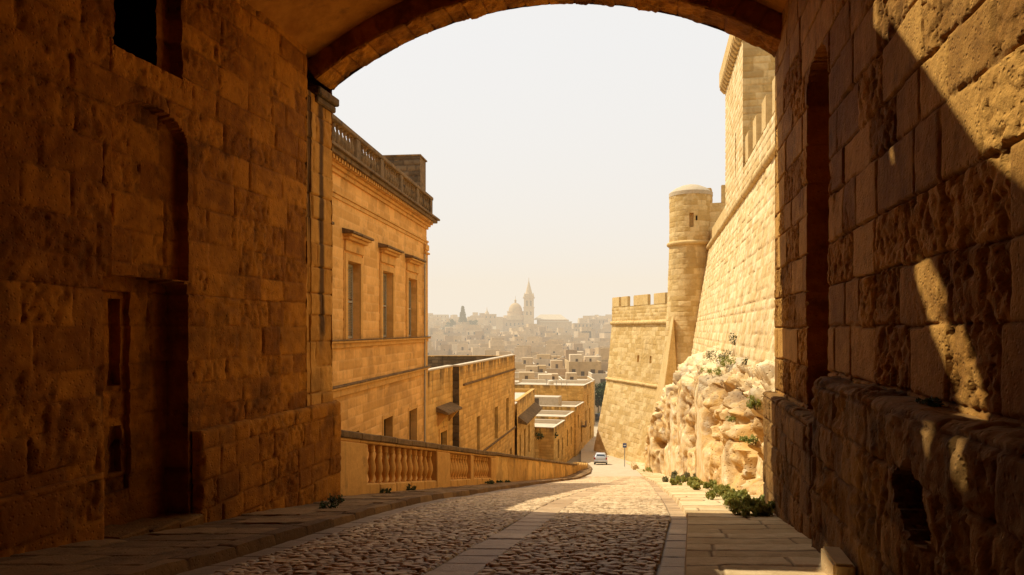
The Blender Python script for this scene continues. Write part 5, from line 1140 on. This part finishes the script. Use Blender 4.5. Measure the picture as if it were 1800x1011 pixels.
# trees
tree('lane_tree', (P(1051, 700, 154)[0], 154, zf(154) - .2), 7.2, 4.6, 2600, 'dark round tree beyond the lane beside the bastion', 501, size=.42)
tree('lane_tree', (P(1064, 700, 156)[0], 156, zf(156) - .2), 7.8, 5.5, 2600, 'second dark tree partly behind the bastion edge', 502, size=.42)
o = bush('low_hedge', (P(1049, 726, 151)[0], 151, zf(151) - .1), 4., 1.3, 700, 'pale green low hedge behind the parked cars', 503, 'leaf', .25, 'hedge')
rg = random.Random(77); labs = []
k = 0
for px, py, Y, n in ((1000, 596, 492, 5), (985, 606, 462, 6), (1035, 590, 500, 4), (930, 612, 420, 4), (950, 616, 400, 3), (1046, 577, 548, 3), (790, 572, 520, 2), (775, 590, 450, 2), (870, 592, 470, 2), (1010, 612, 430, 3), (960, 600, 480, 3), (830, 600, 430, 2), (806, 566, 516, 1), (820, 567, 518, 1)):
    for j in range(n):
        q = P(px + rg.uniform(-16, 16), py + rg.uniform(-3, 3), Y + rg.uniform(-8, 8)); h = rg.uniform(5, 9)
        tree('hillside_tree', (q[0], q[1], q[2] - h * .75), h, h * 1.15, 420, 'small hazy dark tree among the far hillside houses', 600 + k, size=.8, trunk=.2, lumps=8, group='trees among the far houses'); k += 1
# dusty haze over the valley and far town, its scattered daylight put in as emission
mb = MB(); mb.box((-500, 127, -60), (1100, 0, 0), (0, 640, 0), (0, 0, 112)); hz = mb.build('haze', [], None)
t = bpy.data.materials.new('dusty haze'); t.use_nodes = True; nt = t.node_tree; nt.nodes.clear(); out = nt.nodes.new('ShaderNodeOutputMaterial')
ab = nt.nodes.new('ShaderNodeVolumePrincipled'); HZ = .00145
ab.inputs['Color'].default_value = (0, 0, 0, 1); ab.inputs['Density'].default_value = HZ; ab.inputs['Absorption Color'].default_value = (0, 0, 0, 1)
ab.inputs['Emission Strength'].default_value = HZ; ab.inputs['Emission Color'].default_value = (.98, .815, .585, 1)
nt.links.new(ab.outputs[0], out.inputs['Volume']); hz.data.materials.append(t); tag(hz, kind='structure')
# ------------------------------------------------------------------ light, sky, camera
el = math.atan2(SUN[2], math.hypot(SUN[0], SUN[1])); az = math.atan2(SUN[0], SUN[1])
sd = bpy.data.lights.new('sun', 'SUN'); sd.energy = 5.0; sd.angle = math.radians(.5); sd.color = (1.0, .945, .82)
so = bpy.data.objects.new('sun', sd); COL.objects.link(so); so.rotation_euler = Vector(SUN).to_track_quat('Z', 'Y').to_euler(); so.location = (0, 0, 60)
w = bpy.data.worlds.new('World'); scene.world = w; w.use_nodes = True; nt = w.node_tree; nt.nodes.clear()
out = nt.nodes.new('ShaderNodeOutputWorld'); bg = nt.nodes.new('ShaderNodeBackground'); sky = nt.nodes.new('ShaderNodeTexSky')
sky.sky_type = 'NISHITA'; sky.sun_disc = False; sky.sun_elevation = el; sky.sun_rotation = az % (2 * math.pi); sky.dust_density = 6.0; sky.air_density = 1.2; sky.ozone_density = 1.0
mx = nt.nodes.new('ShaderNodeMix'); mx.data_type = 'RGBA'; mx.inputs[0].default_value = .90
mx.inputs[7].default_value = (9.6, 9.4, 9.12, 1)
nt.links.new(sky.outputs[0], mx.inputs[6]); nt.links.new(mx.outputs[2], bg.inputs[0]); bg.inputs[1].default_value = .10; nt.links.new(bg.outputs[0], out.inputs[0])
cd_ = bpy.data.cameras.new('camera'); cam = bpy.data.objects.new('camera', cd_); COL.objects.link(cam); scene.camera = cam
cam.location = (0, 0, 0); cam.rotation_euler = (math.pi / 2, 0, 0); cd_.sensor_width = 36; cd_.lens = 36 * F / 1800; cd_.shift_y = (HY - 505.5) / 1800; cd_.clip_start = .05; cd_.clip_end = 9000
scene.view_settings.view_transform = 'Standard'; scene.view_settings.look = 'None'; scene.view_settings.exposure = 0; scene.view_settings.gamma = 1
scene.render.engine = 'CYCLES'; cy = scene.cycles; cy.max_bounces = 10; cy.diffuse_bounces = 7; cy.glossy_bounces = 3; cy.transmission_bounces = 3; cy.volume_bounces = 0; cy.transparent_max_bounces = 12
cy.use_denoising = True; cy.denoiser = 'OPENIMAGEDENOISE'; cy.use_adaptive_sampling = True; cy.adaptive_threshold = .015; cy.sample_clamp_indirect = 6.0
